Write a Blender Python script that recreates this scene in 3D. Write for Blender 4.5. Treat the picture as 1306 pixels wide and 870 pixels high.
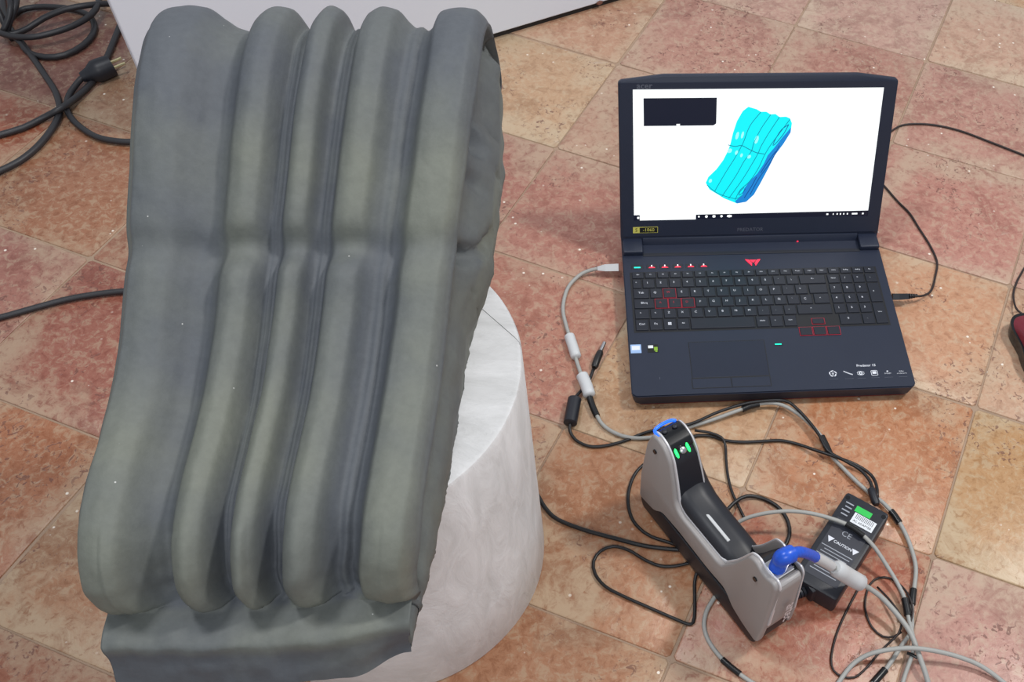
import bpy, bmesh, math, random
from mathutils import Vector, Matrix, noise

random.seed(7)
for o in list(bpy.data.objects):
    bpy.data.objects.remove(o)
scn = bpy.context.scene
COL = scn.collection

# ------------------------------------------------------------------ camera
IW, IH = 1306.0, 870.0
F_PX, PPX, PPY = 1331.73, 882.36, 542.06
CAM = Vector((0.0, 0.0, 1.13767))
RX = Vector((0.99571625, 0.07471107, 0.05447386))      # image right
RY = Vector((0.09246159, -0.80456143, -0.58662744))    # image down
RZ = Vector((0.0, 0.58915122, -0.80802280))            # view direction
cd = bpy.data.cameras.new('camera')
cam = bpy.data.objects.new('camera', cd)
COL.objects.link(cam)
cam.matrix_world = Matrix(((RX.x, -RY.x, -RZ.x, CAM.x), (RX.y, -RY.y, -RZ.y, CAM.y),
                           (RX.z, -RY.z, -RZ.z, CAM.z), (0, 0, 0, 1)))
cd.sensor_fit = 'HORIZONTAL'
cd.sensor_width = 36.0
cd.lens = F_PX / IW * 36.0
cd.shift_x = -(PPX - IW / 2) / IW
cd.shift_y = (PPY - IH / 2) / IW
cd.clip_start = 0.02
scn.camera = cam

# ------------------------------------------------------------------ light
scn.view_settings.view_transform = 'Standard'
scn.view_settings.look = 'None'
scn.view_settings.gamma = 1.0
scn.view_settings.use_curve_mapping = False
scn.view_settings.exposure = 0.0
wd = bpy.data.worlds.new('room_light')
scn.world = wd
wd.use_nodes = True
wd.node_tree.nodes['Background'].inputs[0].default_value = (0.86, 0.92, 1.0, 1)
wd.node_tree.nodes['Background'].inputs[1].default_value = 0.48


def area(name, loc, size, power, col, target):
    l = bpy.data.lights.new(name, 'AREA')
    l.shape = 'RECTANGLE'
    l.size, l.size_y = size
    l.energy = power
    l.color = col
    o = bpy.data.objects.new(name, l)
    COL.objects.link(o)
    o.location = loc
    o.rotation_euler = (Vector(target) - Vector(loc)).to_track_quat('-Z', 'Y').to_euler()
    return o


area('ceiling_lamp_side', (1.50, 1.35, 2.7), (0.28, 0.28), 46, (1.0, 0.97, 0.93), (0.0, 0.9, 0))
area('ceiling_lamp_over', (-0.85, 0.95, 2.7), (0.35, 0.35), 21, (0.97, 0.98, 1.0), (-0.3, 0.7, 0))
area('front_fill', (0.5, -1.6, 2.7), (1.2, 0.6), 30, (0.97, 0.98, 1.0), (-0.2, 0.9, 0.2))  # unseen fill added behind the camera to brighten faces turned towards it


# ------------------------------------------------------------------ pixel helpers
def ray(px, py):
    return (RX * ((px - PPX) / F_PX) + RY * ((py - PPY) / F_PX) + RZ).normalized()


def at(px, py, z=0.0):
    d = ray(px, py)
    return CAM + d * ((z - CAM.z) / d.z)


def on_plane(px, py, p0, n):
    d = ray(px, py)
    return CAM + d * (n.dot(p0 - CAM) / n.dot(d))


# ------------------------------------------------------------------ materials
def lin(c):
    return tuple(((v / 255) / 12.92 if v / 255 <= .04045 else ((v / 255 + .055) / 1.055) ** 2.4) for v in c)


def new_mat(name):
    m = bpy.data.materials.new(name)
    m.use_nodes = True
    nt = m.node_tree
    return m, nt, nt.nodes['Principled BSDF']


def N(nt, kind, **kw):
    n = nt.nodes.new(kind)
    for k, v in kw.items():
        setattr(n, k, v)
    return n


def plain(name, rgb, rough=.5, metal=0.0, var=.08, nscale=60, bump=.0, bscale=300, spec=.5, coat=0.0):
    """procedural material: colour with slight noise variation and fine relief"""
    m, nt, b = new_mat(name)
    c = lin(rgb)
    tc = N(nt, 'ShaderNodeTexCoord')
    no = N(nt, 'ShaderNodeTexNoise')
    no.inputs['Scale'].default_value = nscale
    no.inputs['Detail'].default_value = 4
    nt.links.new(tc.outputs['Object'], no.inputs['Vector'])
    mx = N(nt, 'ShaderNodeMix', data_type='RGBA')
    mx.inputs[6].default_value = (*[v * (1 - var) for v in c], 1)
    mx.inputs[7].default_value = (*[min(1, v * (1 + var)) for v in c], 1)
    nt.links.new(no.outputs['Fac'], mx.inputs[0])
    nt.links.new(mx.outputs[2], b.inputs['Base Color'])
    b.inputs['Roughness'].default_value = rough
    b.inputs['Metallic'].default_value = metal
    b.inputs['Specular IOR Level'].default_value = spec
    b.inputs['Coat Weight'].default_value = coat
    if bump:
        n2 = N(nt, 'ShaderNodeTexNoise')
        n2.inputs['Scale'].default_value = bscale
        n2.inputs['Detail'].default_value = 5
        nt.links.new(tc.outputs['Object'], n2.inputs['Vector'])
        bp = N(nt, 'ShaderNodeBump')
        bp.inputs['Strength'].default_value = bump
        bp.inputs['Distance'].default_value = .002
        nt.links.new(n2.outputs['Fac'], bp.inputs['Height'])
        nt.links.new(bp.outputs['Normal'], b.inputs['Normal'])
    return m


def glow(name, rgb, strength):
    m, nt, b = new_mat(name)
    c = lin(rgb)
    b.inputs['Base Color'].default_value = (*[v * .3 for v in c], 1)
    b.inputs['Emission Color'].default_value = (*c, 1)
    b.inputs['Emission Strength'].default_value = strength
    b.inputs['Roughness'].default_value = .3
    return m


def tile_material():
    m, nt, b = new_mat('terracotta')
    L = nt.links.new
    oi = N(nt, 'ShaderNodeObjectInfo')
    tc = N(nt, 'ShaderNodeTexCoord')
    mul = N(nt, 'ShaderNodeMath', operation='MULTIPLY')
    mul.inputs[1].default_value = 37.0
    L(oi.outputs['Random'], mul.inputs[0])
    add = N(nt, 'ShaderNodeVectorMath', operation='ADD')
    L(tc.outputs['Object'], add.inputs[0])
    L(mul.outputs[0], add.inputs[1])

    def noise_(scale, detail=5, rough=.6, dist=0.0):
        n = N(nt, 'ShaderNodeTexNoise')
        n.inputs['Scale'].default_value = scale
        n.inputs['Detail'].default_value = detail
        n.inputs['Roughness'].default_value = rough
        n.inputs['Distortion'].default_value = dist
        L(add.outputs[0], n.inputs['Vector'])
        return n

    def ramp(src, p0, p1, a=0.0, bb=1.0):
        r = N(nt, 'ShaderNodeMapRange')
        r.inputs[1].default_value = p0
        r.inputs[2].default_value = p1
        r.inputs[3].default_value = a
        r.inputs[4].default_value = bb
        L(src, r.inputs[0])
        return r.outputs[0]

    def mix(fac, a, bb, kind='MIX'):
        x = N(nt, 'ShaderNodeMix', data_type='RGBA', blend_type=kind)
        if isinstance(fac, (int, float)):
            x.inputs[0].default_value = fac
        else:
            L(fac, x.inputs[0])
        for i, v in ((6, a), (7, bb)):
            if isinstance(v, tuple):
                x.inputs[i].default_value = (*v, 1)
            else:
                L(v, x.inputs[i])
        return x.outputs[2]

    big = noise_(6, 5, .6, .5)
    mid = noise_(22, 7, .7, 1.0)
    fine = noise_(85, 6, .7, .6)
    # worn ochre-beige margins around a redder heart
    sx = N(nt, 'ShaderNodeSeparateXYZ')
    L(tc.outputs['Object'], sx.inputs[0])
    ax = N(nt, 'ShaderNodeMath', operation='ABSOLUTE')
    ay = N(nt, 'ShaderNodeMath', operation='ABSOLUTE')
    L(sx.outputs[0], ax.inputs[0])
    L(sx.outputs[1], ay.inputs[0])
    mxx = N(nt, 'ShaderNodeMath', operation='MAXIMUM')
    L(ax.outputs[0], mxx.inputs[0])
    L(ay.outputs[0], mxx.inputs[1])
    edge = N(nt, 'ShaderNodeMath', operation='MULTIPLY_ADD')
    L(big.outputs['Fac'], edge.inputs[0])
    edge.inputs[1].default_value = .34
    L(mxx.outputs[0], edge.inputs[2])
    e2 = N(nt, 'ShaderNodeMath', operation='MULTIPLY_ADD')
    L(mid.outputs['Fac'], e2.inputs[0])
    e2.inputs[1].default_value = .10
    L(edge.outputs[0], e2.inputs[2])
    hs = N(nt, 'ShaderNodeHueSaturation')
    hs.inputs['Hue'].default_value = .522
    hs.inputs['Saturation'].default_value = .70
    hs.inputs['Value'].default_value = 1.20
    L(oi.outputs['Color'], hs.inputs['Color'])
    hr = N(nt, 'ShaderNodeHueSaturation')
    hr.inputs['Hue'].default_value = .494
    hr.inputs['Saturation'].default_value = 1.12
    hr.inputs['Value'].default_value = .66
    L(oi.outputs['Color'], hr.inputs['Color'])
    worn = mix(.45, hs.outputs[0], (.44, .315, .195))
    col = mix(ramp(e2.outputs[0], .30, .36, 0, .92), oi.outputs['Color'], worn)
    red = noise_(10, 7, .68, .9)
    col = mix(ramp(red.outputs['Fac'], .53, .62, 0, .60), col, hr.outputs[0])
    # mottling: small redder and paler flecks
    col = mix(ramp(mid.outputs['Fac'], .52, .64, 0, .45), col, hr.outputs[0])
    col = mix(ramp(fine.outputs['Fac'], .50, .62, 0, .62), col, worn)
    col = mix(ramp(fine.outputs['Fac'], .46, .36, 0, .65), col, hr.outputs[0])
    # whitish worn smears
    sm = noise_(13, 9, .75, 2.2)
    col = mix(ramp(sm.outputs['Fac'], .62, .72, 0, .42), col, (.60, .50, .42))
    # dark irregular pits in clusters
    pn = noise_(105, 3, .5, 1.4)
    pitmask = noise_(8, 3, .5)
    pm = N(nt, 'ShaderNodeMath', operation='MULTIPLY')
    L(ramp(pn.outputs['Fac'], .60, .65, 0, 1), pm.inputs[0])
    L(ramp(pitmask.outputs['Fac'], .50, .60, 0, .72), pm.inputs[1])
    col = mix(pm.outputs[0], col, (.14, .055, .04))
    # white specks of salt
    v2 = N(nt, 'ShaderNodeTexVoronoi')
    v2.inputs['Scale'].default_value = 48
    L(add.outputs[0], v2.inputs['Vector'])
    s2 = N(nt, 'ShaderNodeMath', operation='MULTIPLY')
    spm = noise_(11, 3, .5)
    L(ramp(v2.outputs['Distance'], .07, .11, 1, 0), s2.inputs[0])
    L(ramp(spm.outputs['Fac'], .52, .60, 0, .9), s2.inputs[1])
    col = mix(s2.outputs[0], col, (.85, .78, .68))
    L(col, b.inputs['Base Color'])
    ro = N(nt, 'ShaderNodeMapRange')
    ro.inputs[3].default_value = .26
    ro.inputs[4].default_value = .5
    L(mid.outputs['Fac'], ro.inputs[0])
    L(ro.outputs[0], b.inputs['Roughness'])
    b.inputs['Specular IOR Level'].default_value = .5
    h = N(nt, 'ShaderNodeMath', operation='SUBTRACT')
    L(mid.outputs['Fac'], h.inputs[0])
    L(pm.outputs[0], h.inputs[1])
    bp = N(nt, 'ShaderNodeBump')
    bp.inputs['Strength'].default_value = .35
    bp.inputs['Distance'].default_value = .0025
    L(h.outputs[0], bp.inputs['Height'])
    L(bp.outputs['Normal'], b.inputs['Normal'])
    return m


def clay_material():
    m, nt, b = new_mat('modelling_clay')
    L = nt.links.new
    tc = N(nt, 'ShaderNodeTexCoord')
    at_ = N(nt, 'ShaderNodeAttribute', attribute_name='clay_tone')
    n1 = N(nt, 'ShaderNodeTexNoise')
    n1.inputs['Scale'].default_value = 9
    n1.inputs['Detail'].default_value = 5
    L(tc.outputs['Object'], n1.inputs['Vector'])
    n2 = N(nt, 'ShaderNodeTexNoise')
    n2.inputs['Scale'].default_value = 160
    n2.inputs['Detail'].default_value = 6
    n2.inputs['Roughness'].default_value = .65
    L(tc.outputs['Object'], n2.inputs['Vector'])
    # darker blue-grey in the flutes, paler olive-grey on the ridges
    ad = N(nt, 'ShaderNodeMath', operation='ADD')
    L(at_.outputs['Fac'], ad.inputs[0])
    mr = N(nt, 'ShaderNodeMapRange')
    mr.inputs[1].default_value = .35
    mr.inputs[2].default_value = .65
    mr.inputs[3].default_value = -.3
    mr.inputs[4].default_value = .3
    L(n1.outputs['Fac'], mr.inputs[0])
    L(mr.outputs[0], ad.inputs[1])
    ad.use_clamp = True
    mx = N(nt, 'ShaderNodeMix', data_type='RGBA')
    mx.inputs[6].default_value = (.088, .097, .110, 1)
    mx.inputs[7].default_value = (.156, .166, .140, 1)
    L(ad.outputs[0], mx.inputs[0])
    m2 = N(nt, 'ShaderNodeMix', data_type='RGBA', blend_type='MULTIPLY')
    m2.inputs[0].default_value = 1
    r2 = N(nt, 'ShaderNodeMapRange')
    r2.inputs[3].default_value = .82
    r2.inputs[4].default_value = 1.16
    L(n2.outputs['Fac'], r2.inputs[0])
    L(mx.outputs[2], m2.inputs[6])
    L(r2.outputs[0], m2.inputs[7])
    # grains of white grog
    vo = N(nt, 'ShaderNodeTexVoronoi')
    vo.inputs['Scale'].default_value = 38
    L(tc.outputs['Object'], vo.inputs['Vector'])
    vr = N(nt, 'ShaderNodeMapRange')
    vr.inputs[1].default_value = .018
    vr.inputs[2].default_value = .03
    vr.inputs[3].default_value = .8
    vr.inputs[4].default_value = 0
    L(vo.outputs['Distance'], vr.inputs[0])
    m3 = N(nt, 'ShaderNodeMix', data_type='RGBA')
    L(vr.outputs[0], m3.inputs[0])
    L(m2.outputs[2], m3.inputs[6])
    m3.inputs[7].default_value = (.6, .6, .58, 1)
    L(m3.outputs[2], b.inputs['Base Color'])
    b.inputs['Roughness'].default_value = .62
    b.inputs['Specular IOR Level'].default_value = .35
    bp = N(nt, 'ShaderNodeBump')
    bp.inputs['Strength'].default_value = .18
    bp.inputs['Distance'].default_value = .002
    L(n2.outputs['Fac'], bp.inputs['Height'])
    L(bp.outputs['Normal'], b.inputs['Normal'])
    return m


def plaster_material():
    m, nt, b = new_mat('white_plaster')
    L = nt.links.new
    tc = N(nt, 'ShaderNodeTexCoord')
    mp = N(nt, 'ShaderNodeMapping')
    mp.inputs['Rotation'].default_value = (0.3, .6, .7)
    mp.inputs['Scale'].default_value = (1, 3.2, 1)
    L(tc.outputs['Object'], mp.inputs['Vector'])
    n1 = N(nt, 'ShaderNodeTexNoise')
    n1.inputs['Scale'].default_value = 14
    n1.inputs['Detail'].default_value = 8
    n1.inputs['Roughness'].default_value = .6
    n1.inputs['Distortion'].default_value = .6
    L(mp.outputs[0], n1.inputs['Vector'])
    cr = N(nt, 'ShaderNodeValToRGB')
    cr.color_ramp.elements[0].position = .25
    cr.color_ramp.elements[0].color = (.60, .60, .60, 1)
    cr.color_ramp.elements[1].position = .7
    cr.color_ramp.elements[1].color = (.80, .80, .81, 1)
    L(n1.outputs['Fac'], cr.inputs[0])
    L(cr.outputs[0], b.inputs['Base Color'])
    b.inputs['Roughness'].default_value = .5
    bp = N(nt, 'ShaderNodeBump')
    bp.inputs['Strength'].default_value = .5
    bp.inputs['Distance'].default_value = .006
    L(n1.outputs['Fac'], bp.inputs['Height'])
    L(bp.outputs['Normal'], b.inputs['Normal'])
    return m


M = {}
M['tile'] = tile_material()
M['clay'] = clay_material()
M['plaster'] = plaster_material()
M['grout'] = plain('grout', (160, 136, 116), .9, var=.3, nscale=25, bump=.5, bscale=400)
M['panel'] = plain('white_panel_paint', (222, 228, 238), .55, var=.02, nscale=6)
M['shadow_gap'] = plain('dark_base', (40, 36, 34), .8)
M['lapblack'] = plain('laptop_black', (29, 36, 54), .46, var=.08, nscale=40, bump=.05, bscale=900, spec=.45)
M['lapdark'] = plain('laptop_dark', (19, 23, 34), .5, var=.06)
M['key'] = plain('key_black', (22, 26, 38), .42, var=.06)
M['keywell'] = plain('key_well', (16, 17, 22), .5)
M['pad'] = plain('touchpad', (28, 34, 51), .36, var=.05)
M['legend'] = plain('legend_print', (214, 217, 226), .6)
M['faint'] = plain('faint_print', (84, 88, 100), .4)
M['rededge'] = plain('red_edge', (170, 30, 52), .5)
M['redglow'] = glow('red_light', (255, 40, 70), 1.6)
M['tealglow'] = glow('teal_light', (20, 220, 190), 1.5)
M['whiteglow'] = glow('white_light', (255, 235, 240), 1.3)
M['sticker_blue'] = plain('sticker_blue', (150, 180, 222), .4)
M['sticker_white'] = plain('sticker_white', (220, 224, 230), .4)
M['sticker_black'] = plain('sticker_black', (16, 18, 16), .4)
M['sticker_green'] = plain('sticker_green', (130, 170, 50), .4)
M['sticker_yellow'] = plain('sticker_yellow', (196, 190, 90), .5)
M['scr_white'] = glow('screen_white', (250, 254, 255), 1.0)
M['scr_black'] = glow('screen_black', (14, 22, 50), .35)
M['scr_cyan'] = glow('screen_cyan', (0, 226, 236), 1.0)
M['scr_cyan_hi'] = glow('screen_cyan_bright', (150, 248, 250), 1.0)
M['scr_teal'] = glow('screen_teal', (0, 140, 160), .9)
M['scr_blue'] = glow('screen_blue', (20, 128, 205), .9)
M['scr_navy'] = glow('screen_navy', (6, 70, 140), .9)
M['silver'] = plain('silver_shell', (152, 148, 147), .42, metal=.0, var=.03, nscale=20)
M['silver_rim'] = plain('silver_rim', (214, 214, 218), .3, metal=.2, var=.02)
M['softblack'] = plain('soft_black', (26, 28, 36), .45, var=.08)
M['gloss'] = plain('gloss_black', (16, 17, 20), .2, var=.05)
M['steel'] = plain('steel', (190, 190, 192), .3, metal=1.0, var=.04)
M['brass'] = plain('pin_metal', (200, 190, 150), .3, metal=1.0, var=.04)
M['greenglow'] = glow('green_light', (40, 255, 110), 2.2)
M['blueglow'] = glow('blue_light', (40, 110, 255), 1.3)
M['blue'] = plain('blue_plastic', (30, 84, 200), .3, var=.25, nscale=300)
M['cablegrey'] = plain('grey_cable', (158, 158, 154), .5, var=.06, nscale=120)
M['plugwhite'] = plain('pale_plug', (196, 198, 200), .45, var=.03)
M['cableblack'] = plain('black_cable', (24, 23, 25), .42, var=.1, nscale=120)
M['cordgrey'] = plain('dark_cord', (44, 43, 46), .45, var=.12, nscale=90)
M['cablebrown'] = plain('dark_thin_cable', (38, 28, 27), .5, var=.1)
M['tape'] = plain('insulating_tape', (20, 20, 22), .3, var=.1)
M['brick'] = plain('adapter_black', (30, 32, 40), .45, var=.08, bump=.08, bscale=700)
M['brick_label'] = plain('adapter_label', (46, 48, 58), .4)
M['green_label'] = plain('green_label', (40, 190, 80), .4)
M['printgrey'] = plain('label_print', (150, 154, 164), .5)
M['mousered'] = plain('mouse_red', (112, 22, 38), .35, var=.1)


# ------------------------------------------------------------------ mesh helpers
def obj(name, me, mat=None, parent=None, smooth=None):
    if isinstance(me, bmesh.types.BMesh):
        bm = me
        me = bpy.data.meshes.new(name)
        bm.normal_update()
        bm.to_mesh(me)
        bm.free()
    o = bpy.data.objects.new(name, me)
    COL.objects.link(o)
    if mat is not None and not me.materials:
        me.materials.append(M[mat] if isinstance(mat, str) else mat)
    if smooth is not None:
        smooth_mesh(me, smooth)
    if parent is not None:
        o.parent = parent
    return o


def smooth_mesh(me, ang):
    me.polygons.foreach_set('use_smooth', [True] * len(me.polygons))
    if ang < 180:
        bm = bmesh.new()
        bm.from_mesh(me)
        lim = math.radians(ang)
        for e in bm.edges:
            e.smooth = len(e.link_faces) == 2 and e.calc_face_angle(0) < lim
        bm.to_mesh(me)
        bm.free()


def tag(o, label=None, cat=None, group=None, kind=None):
    if label:
        o['label'] = label
    if cat:
        o['category'] = cat
    if group:
        o['group'] = group
    if kind:
        o['kind'] = kind
    return o


def empty(name, loc=(0, 0, 0), rz=0.0):
    o = bpy.data.objects.new(name, None)
    o.empty_display_size = .02
    COL.objects.link(o)
    o.location = loc
    o.rotation_euler = (0, 0, rz)
    return o


def box(x0, x1, y0, y1, z0, z1, bev=0.0, seg=2, bm=None):
    b2 = bmesh.new()
    bmesh.ops.create_cube(b2, size=1)
    for v in b2.verts:
        v.co = Vector(((x0 + x1) / 2 + v.co.x * (x1 - x0), (y0 + y1) / 2 + v.co.y * (y1 - y0), (z0 + z1) / 2 + v.co.z * (z1 - z0)))
    if bev:
        bmesh.ops.bevel(b2, geom=list(b2.edges), offset=bev, segments=seg, profile=.5, affect='EDGES')
    if bm is None:
        return b2
    me = bpy.data.meshes.new('t')
    b2.to_mesh(me)
    b2.free()
    bm.from_mesh(me)
    bpy.data.meshes.remove(me)
    return bm


def prism(pts, z0, z1, bev=0.0, seg=2):
    bm = bmesh.new()
    lo = [bm.verts.new((x, y, z0)) for x, y in pts]
    hi = [bm.verts.new((x, y, z1)) for x, y in pts]
    n = len(pts)
    bm.faces.new(list(reversed(lo)))
    bm.faces.new(hi)
    for i in range(n):
        bm.faces.new((lo[i], lo[(i + 1) % n], hi[(i + 1) % n], hi[i]))
    bmesh.ops.recalc_face_normals(bm, faces=bm.faces)
    if bev:
        es = [e for e in bm.edges if e.calc_face_angle(0) > .5]
        bmesh.ops.bevel(bm, geom=es, offset=bev, segments=seg, profile=.5, affect='EDGES')
    return bm


def spline(pts, step=.006):
    """Catmull-Rom through 3-D points, resampled"""
    P = [Vector(p) for p in pts]
    if len(P) == 2:
        return P
    P = [P[0] * 2 - P[1]] + P + [P[-1] * 2 - P[-2]]
    out = []
    for i in range(1, len(P) - 2):
        p0, p1, p2, p3 = P[i - 1:i + 3]
        n = max(2, min(30, int((p2 - p1).length / step)))
        for k in range(n):
            t = k / n
            out.append(.5 * ((2 * p1) + (p2 - p0) * t + (2 * p0 - 5 * p1 + 4 * p2 - p3) * t * t + (3 * p1 - p0 - 3 * p2 + p3) * t ** 3))
    out.append(P[-2])
    return out


def sweep(path, rad, n=8, bm=None, cap=True):
    """tube along a path; rad is a number or a list with one radius per point"""
    bm = bm or bmesh.new()
    m = len(path)
    if not isinstance(rad, (list, tuple)):
        rad = [rad] * m
    prev = None
    rings = []
    for i, p in enumerate(path):
        t = (path[min(i + 1, m - 1)] - path[max(i - 1, 0)]).normalized()
        if prev is None:
            a = Vector((0, 0, 1)) if abs(t.z) < .9 else Vector((1, 0, 0))
            u = t.cross(a).normalized()
        else:
            u = (prev - t * prev.dot(t)).normalized()
        prev = u
        w = t.cross(u)
        rings.append([bm.verts.new(p + (u * math.cos(2 * math.pi * k / n) + w * math.sin(2 * math.pi * k / n)) * rad[i]) for k in range(n)])
    for a, b in zip(rings[:-1], rings[1:]):
        for k in range(n):
            bm.faces.new((a[k], a[(k + 1) % n], b[(k + 1) % n], b[k]))
    if cap:
        bm.faces.new(list(reversed(rings[0])))
        bm.faces.new(rings[-1])
    return bm


def px_path(pts, z=None, step=.006):
    """points (px, py[, z]) on the floor (or at z) -> smooth 3-D path"""
    return spline([at(p[0], p[1], p[2] if len(p) > 2 else z) for p in pts], step)


TEXTS = []


def text(body, size, mat, parent, loc, rot=(0, 0, 0), name='lettering', align='CENTER', bold=0.0):
    cu = bpy.data.curves.new('font', 'FONT')
    cu.body = body
    cu.size = size
    cu.align_x = align
    cu.align_y = 'CENTER'
    cu.offset = bold
    cu.resolution_u = 2
    o = bpy.data.objects.new('font', cu)
    COL.objects.link(o)
    TEXTS.append((o, name, mat, parent, loc, rot))


def flush_text():
    bpy.context.view_layer.update()
    dg = bpy.context.evaluated_depsgraph_get()
    for o, name, mat, parent, loc, rot in TEXTS:
        me = bpy.data.meshes.new_from_object(o.evaluated_get(dg))
        me.materials.clear()
        t = obj(name, me, mat, parent)
        t.location = loc
        t.rotation_euler = rot
    for rec in TEXTS:
        cu = rec[0].data
        bpy.data.objects.remove(rec[0])
        bpy.data.curves.remove(cu)
    TEXTS.clear()


# ------------------------------------------------------------------ floor
TS = .254
TYAW = math.radians(-16.8408283)
TOFF = Vector((.46418364, 1.14750916, 0))
cy_, sy_ = math.cos(TYAW), math.sin(TYAW)


def tile_pt(a, b):
    x, y = b * TS, -a * TS
    return Vector((cy_ * x - sy_ * y, sy_ * x + cy_ * y, 0)) + TOFF


floor = obj('floor', box(-4, 4, -2.5, 5.5, -.06, -.0022), 'grout')
tag(floor, 'old terracotta tile floor with pale worn joints', 'floor', kind='structure')

TILE_RGB = {  # tile tones; left ones also carry part of the light falloff as darker colour
    (-3, -3): (184, 146, 134), (-3, -2): (190, 152, 140), (-3, -1): (198, 160, 138), (-3, 0): (186, 140, 126),
    (-2, -5): (176, 140, 112), (-2, -4): (182, 138, 110), (-2, -3): (178, 128, 114), (-2, -2): (176, 122, 108), (-2, -1): (182, 130, 118), (-2, 0): (184, 140, 124),
    (-1, -5): (182, 144, 110), (-1, -4): (192, 156, 118), (-1, -3): (180, 128, 108), (-1, -2): (182, 124, 110), (-1, -1): (184, 122, 110), (-1, 0): (184, 130, 116),
    (0, -8): (112, 66, 58), (0, -7): (114, 68, 60), (0, -6): (150, 112, 84), (0, -5): (158, 112, 88), (0, -4): (164, 102, 90), (0, -3): (172, 110, 96), (0, -2): (188, 140, 112), (0, -1): (202, 146, 108), (0, 0): (200, 158, 126),
    (1, -7): (148, 74, 50), (1, -6): (152, 96, 66), (1, -5): (150, 92, 70), (1, -4): (164, 104, 82), (1, -3): (172, 108, 90), (1, -2): (188, 146, 104), (1, -1): (190, 122, 78), (1, 0): (188, 142, 88),
    (2, -7): (150, 92, 80), (2, -6): (152, 94, 84), (2, -5): (148, 80, 66), (2, -4): (160, 104, 78), (2, -3): (170, 112, 80), (2, -2): (182, 122, 82), (2, -1): (172, 88, 62), (2, 0): (190, 138, 128),
    (3, -5): (162, 96, 60), (3, -4): (164, 112, 76), (3, -3): (168, 112, 78), (3, -2): (174, 118, 82), (3, -1): (170, 106, 84), (3, 0): (184, 128, 112),
    (4, -5): (150, 84, 58), (4, -4): (142, 76, 52), (4, -3): (160, 98, 70), (4, -2): (166, 104, 76), (4, -1): (170, 100, 74),
}
FALL = [(176, 122, 96), (186, 144, 108), (168, 100, 78), (182, 130, 112), (160, 92, 70)]
tile_meshes = []
for k in range(6):
    rr = random.Random(50 + k)
    h = TS / 2 - .0014
    pts = []
    for sx, sy in ((-1, -1), (1, -1), (1, 1), (-1, 1)):
        jx, jy = rr.uniform(-.0009, .0009), rr.uniform(-.0009, .0009)
        c_ = .004
        a1 = (sx * h + jx, sy * (h - c_) + jy)
        a2 = (sx * (h - c_) + jx, sy * h + jy)
        pts += [a1, a2] if sx * sy > 0 else [a2, a1]
    bm = prism(pts, -.012, 0.0)
    top = [e for e in bm.edges if all(v.co.z > -.001 for v in e.verts)]
    bmesh.ops.bevel(bm, geom=top, offset=.0013, segments=2, profile=.5, affect='EDGES')
    me = bpy.data.meshes.new('tile')
    bm.to_mesh(me)
    bm.free()
    me.materials.append(M['tile'])
    smooth_mesh(me, 50)
    tile_meshes.append(me)
rt = random.Random(3)
for a in range(-9, 7):
    for b in range(-11, 6):
        p = tile_pt(a + .5, b + .5)
        if p.y > 3.4 or p.y < -.35 or abs(p.x) > 2.6:
            continue
        o = bpy.data.objects.new('tile', tile_meshes[rt.randrange(6)])
        COL.objects.link(o)
        o.parent = floor
        o.location = p + Vector((rt.uniform(-.0006, .0006), rt.uniform(-.0006, .0006), rt.uniform(-.0007, 0)))
        o.rotation_euler = (rt.uniform(-.002, .002), rt.uniform(-.002, .002), TYAW + rt.choice((0, 1, 2, 3)) * math.pi / 2 + rt.uniform(-.003, .003))
        rgb = TILE_RGB.get((a, b)) or rt.choice(FALL)
        gy = sum(rgb) / 3
        rgb = [.74 * (.86 * c + .14 * gy) + .25 * m_ for c, m_ in zip(rgb, (168, 124, 98))]
        o.color = (*lin(rgb), 1)

# ------------------------------------------------------------------ white plinth behind
PC = Vector((-.886, 1.305, 0))
pl = empty('display_panel', PC, math.atan2(.593, .805))
tag(pl, 'large white painted panel standing behind the clay sculpture', 'panel')
obj('body', box(0, 1.35, 0, .05, .011, .95, .002), 'panel', pl)
obj('recessed_base', box(.006, 1.344, .006, .044, 0, .011), 'shadow_gap', pl)
bm = bmesh.new()
bmesh.ops.create_icosphere(bm, subdivisions=1, radius=.006)
for v in bm.verts:
    v.co = Vector((v.co.x * 1.7, v.co.y * .6, v.co.z)) * random.uniform(.7, 1.2)
chip = obj('chipped_edge', bm, plain('chipped_wood', (110, 72, 60), .8), pl)
chip.location = (.795, -.001, .012)

# ------------------------------------------------------------------ white drum under the sculpture
DC, DR, DH = Vector((-.345, .597, 0)), .180, .355
drum = empty('drum_pedestal', DC)
tag(drum, 'white plaster drum pedestal carrying the grey clay sculpture', 'pedestal')
s0, s1 = at(609, 389, DH) - DC, at(664, 437, DH) - DC
sd = Vector((s1.x - s0.x, s1.y - s0.y)).normalized()
sn = Vector((-sd.y, sd.x))
if sn.y < 0:
    sn = -sn
sk = sn.dot(Vector((s0.x, s0.y)))


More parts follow.
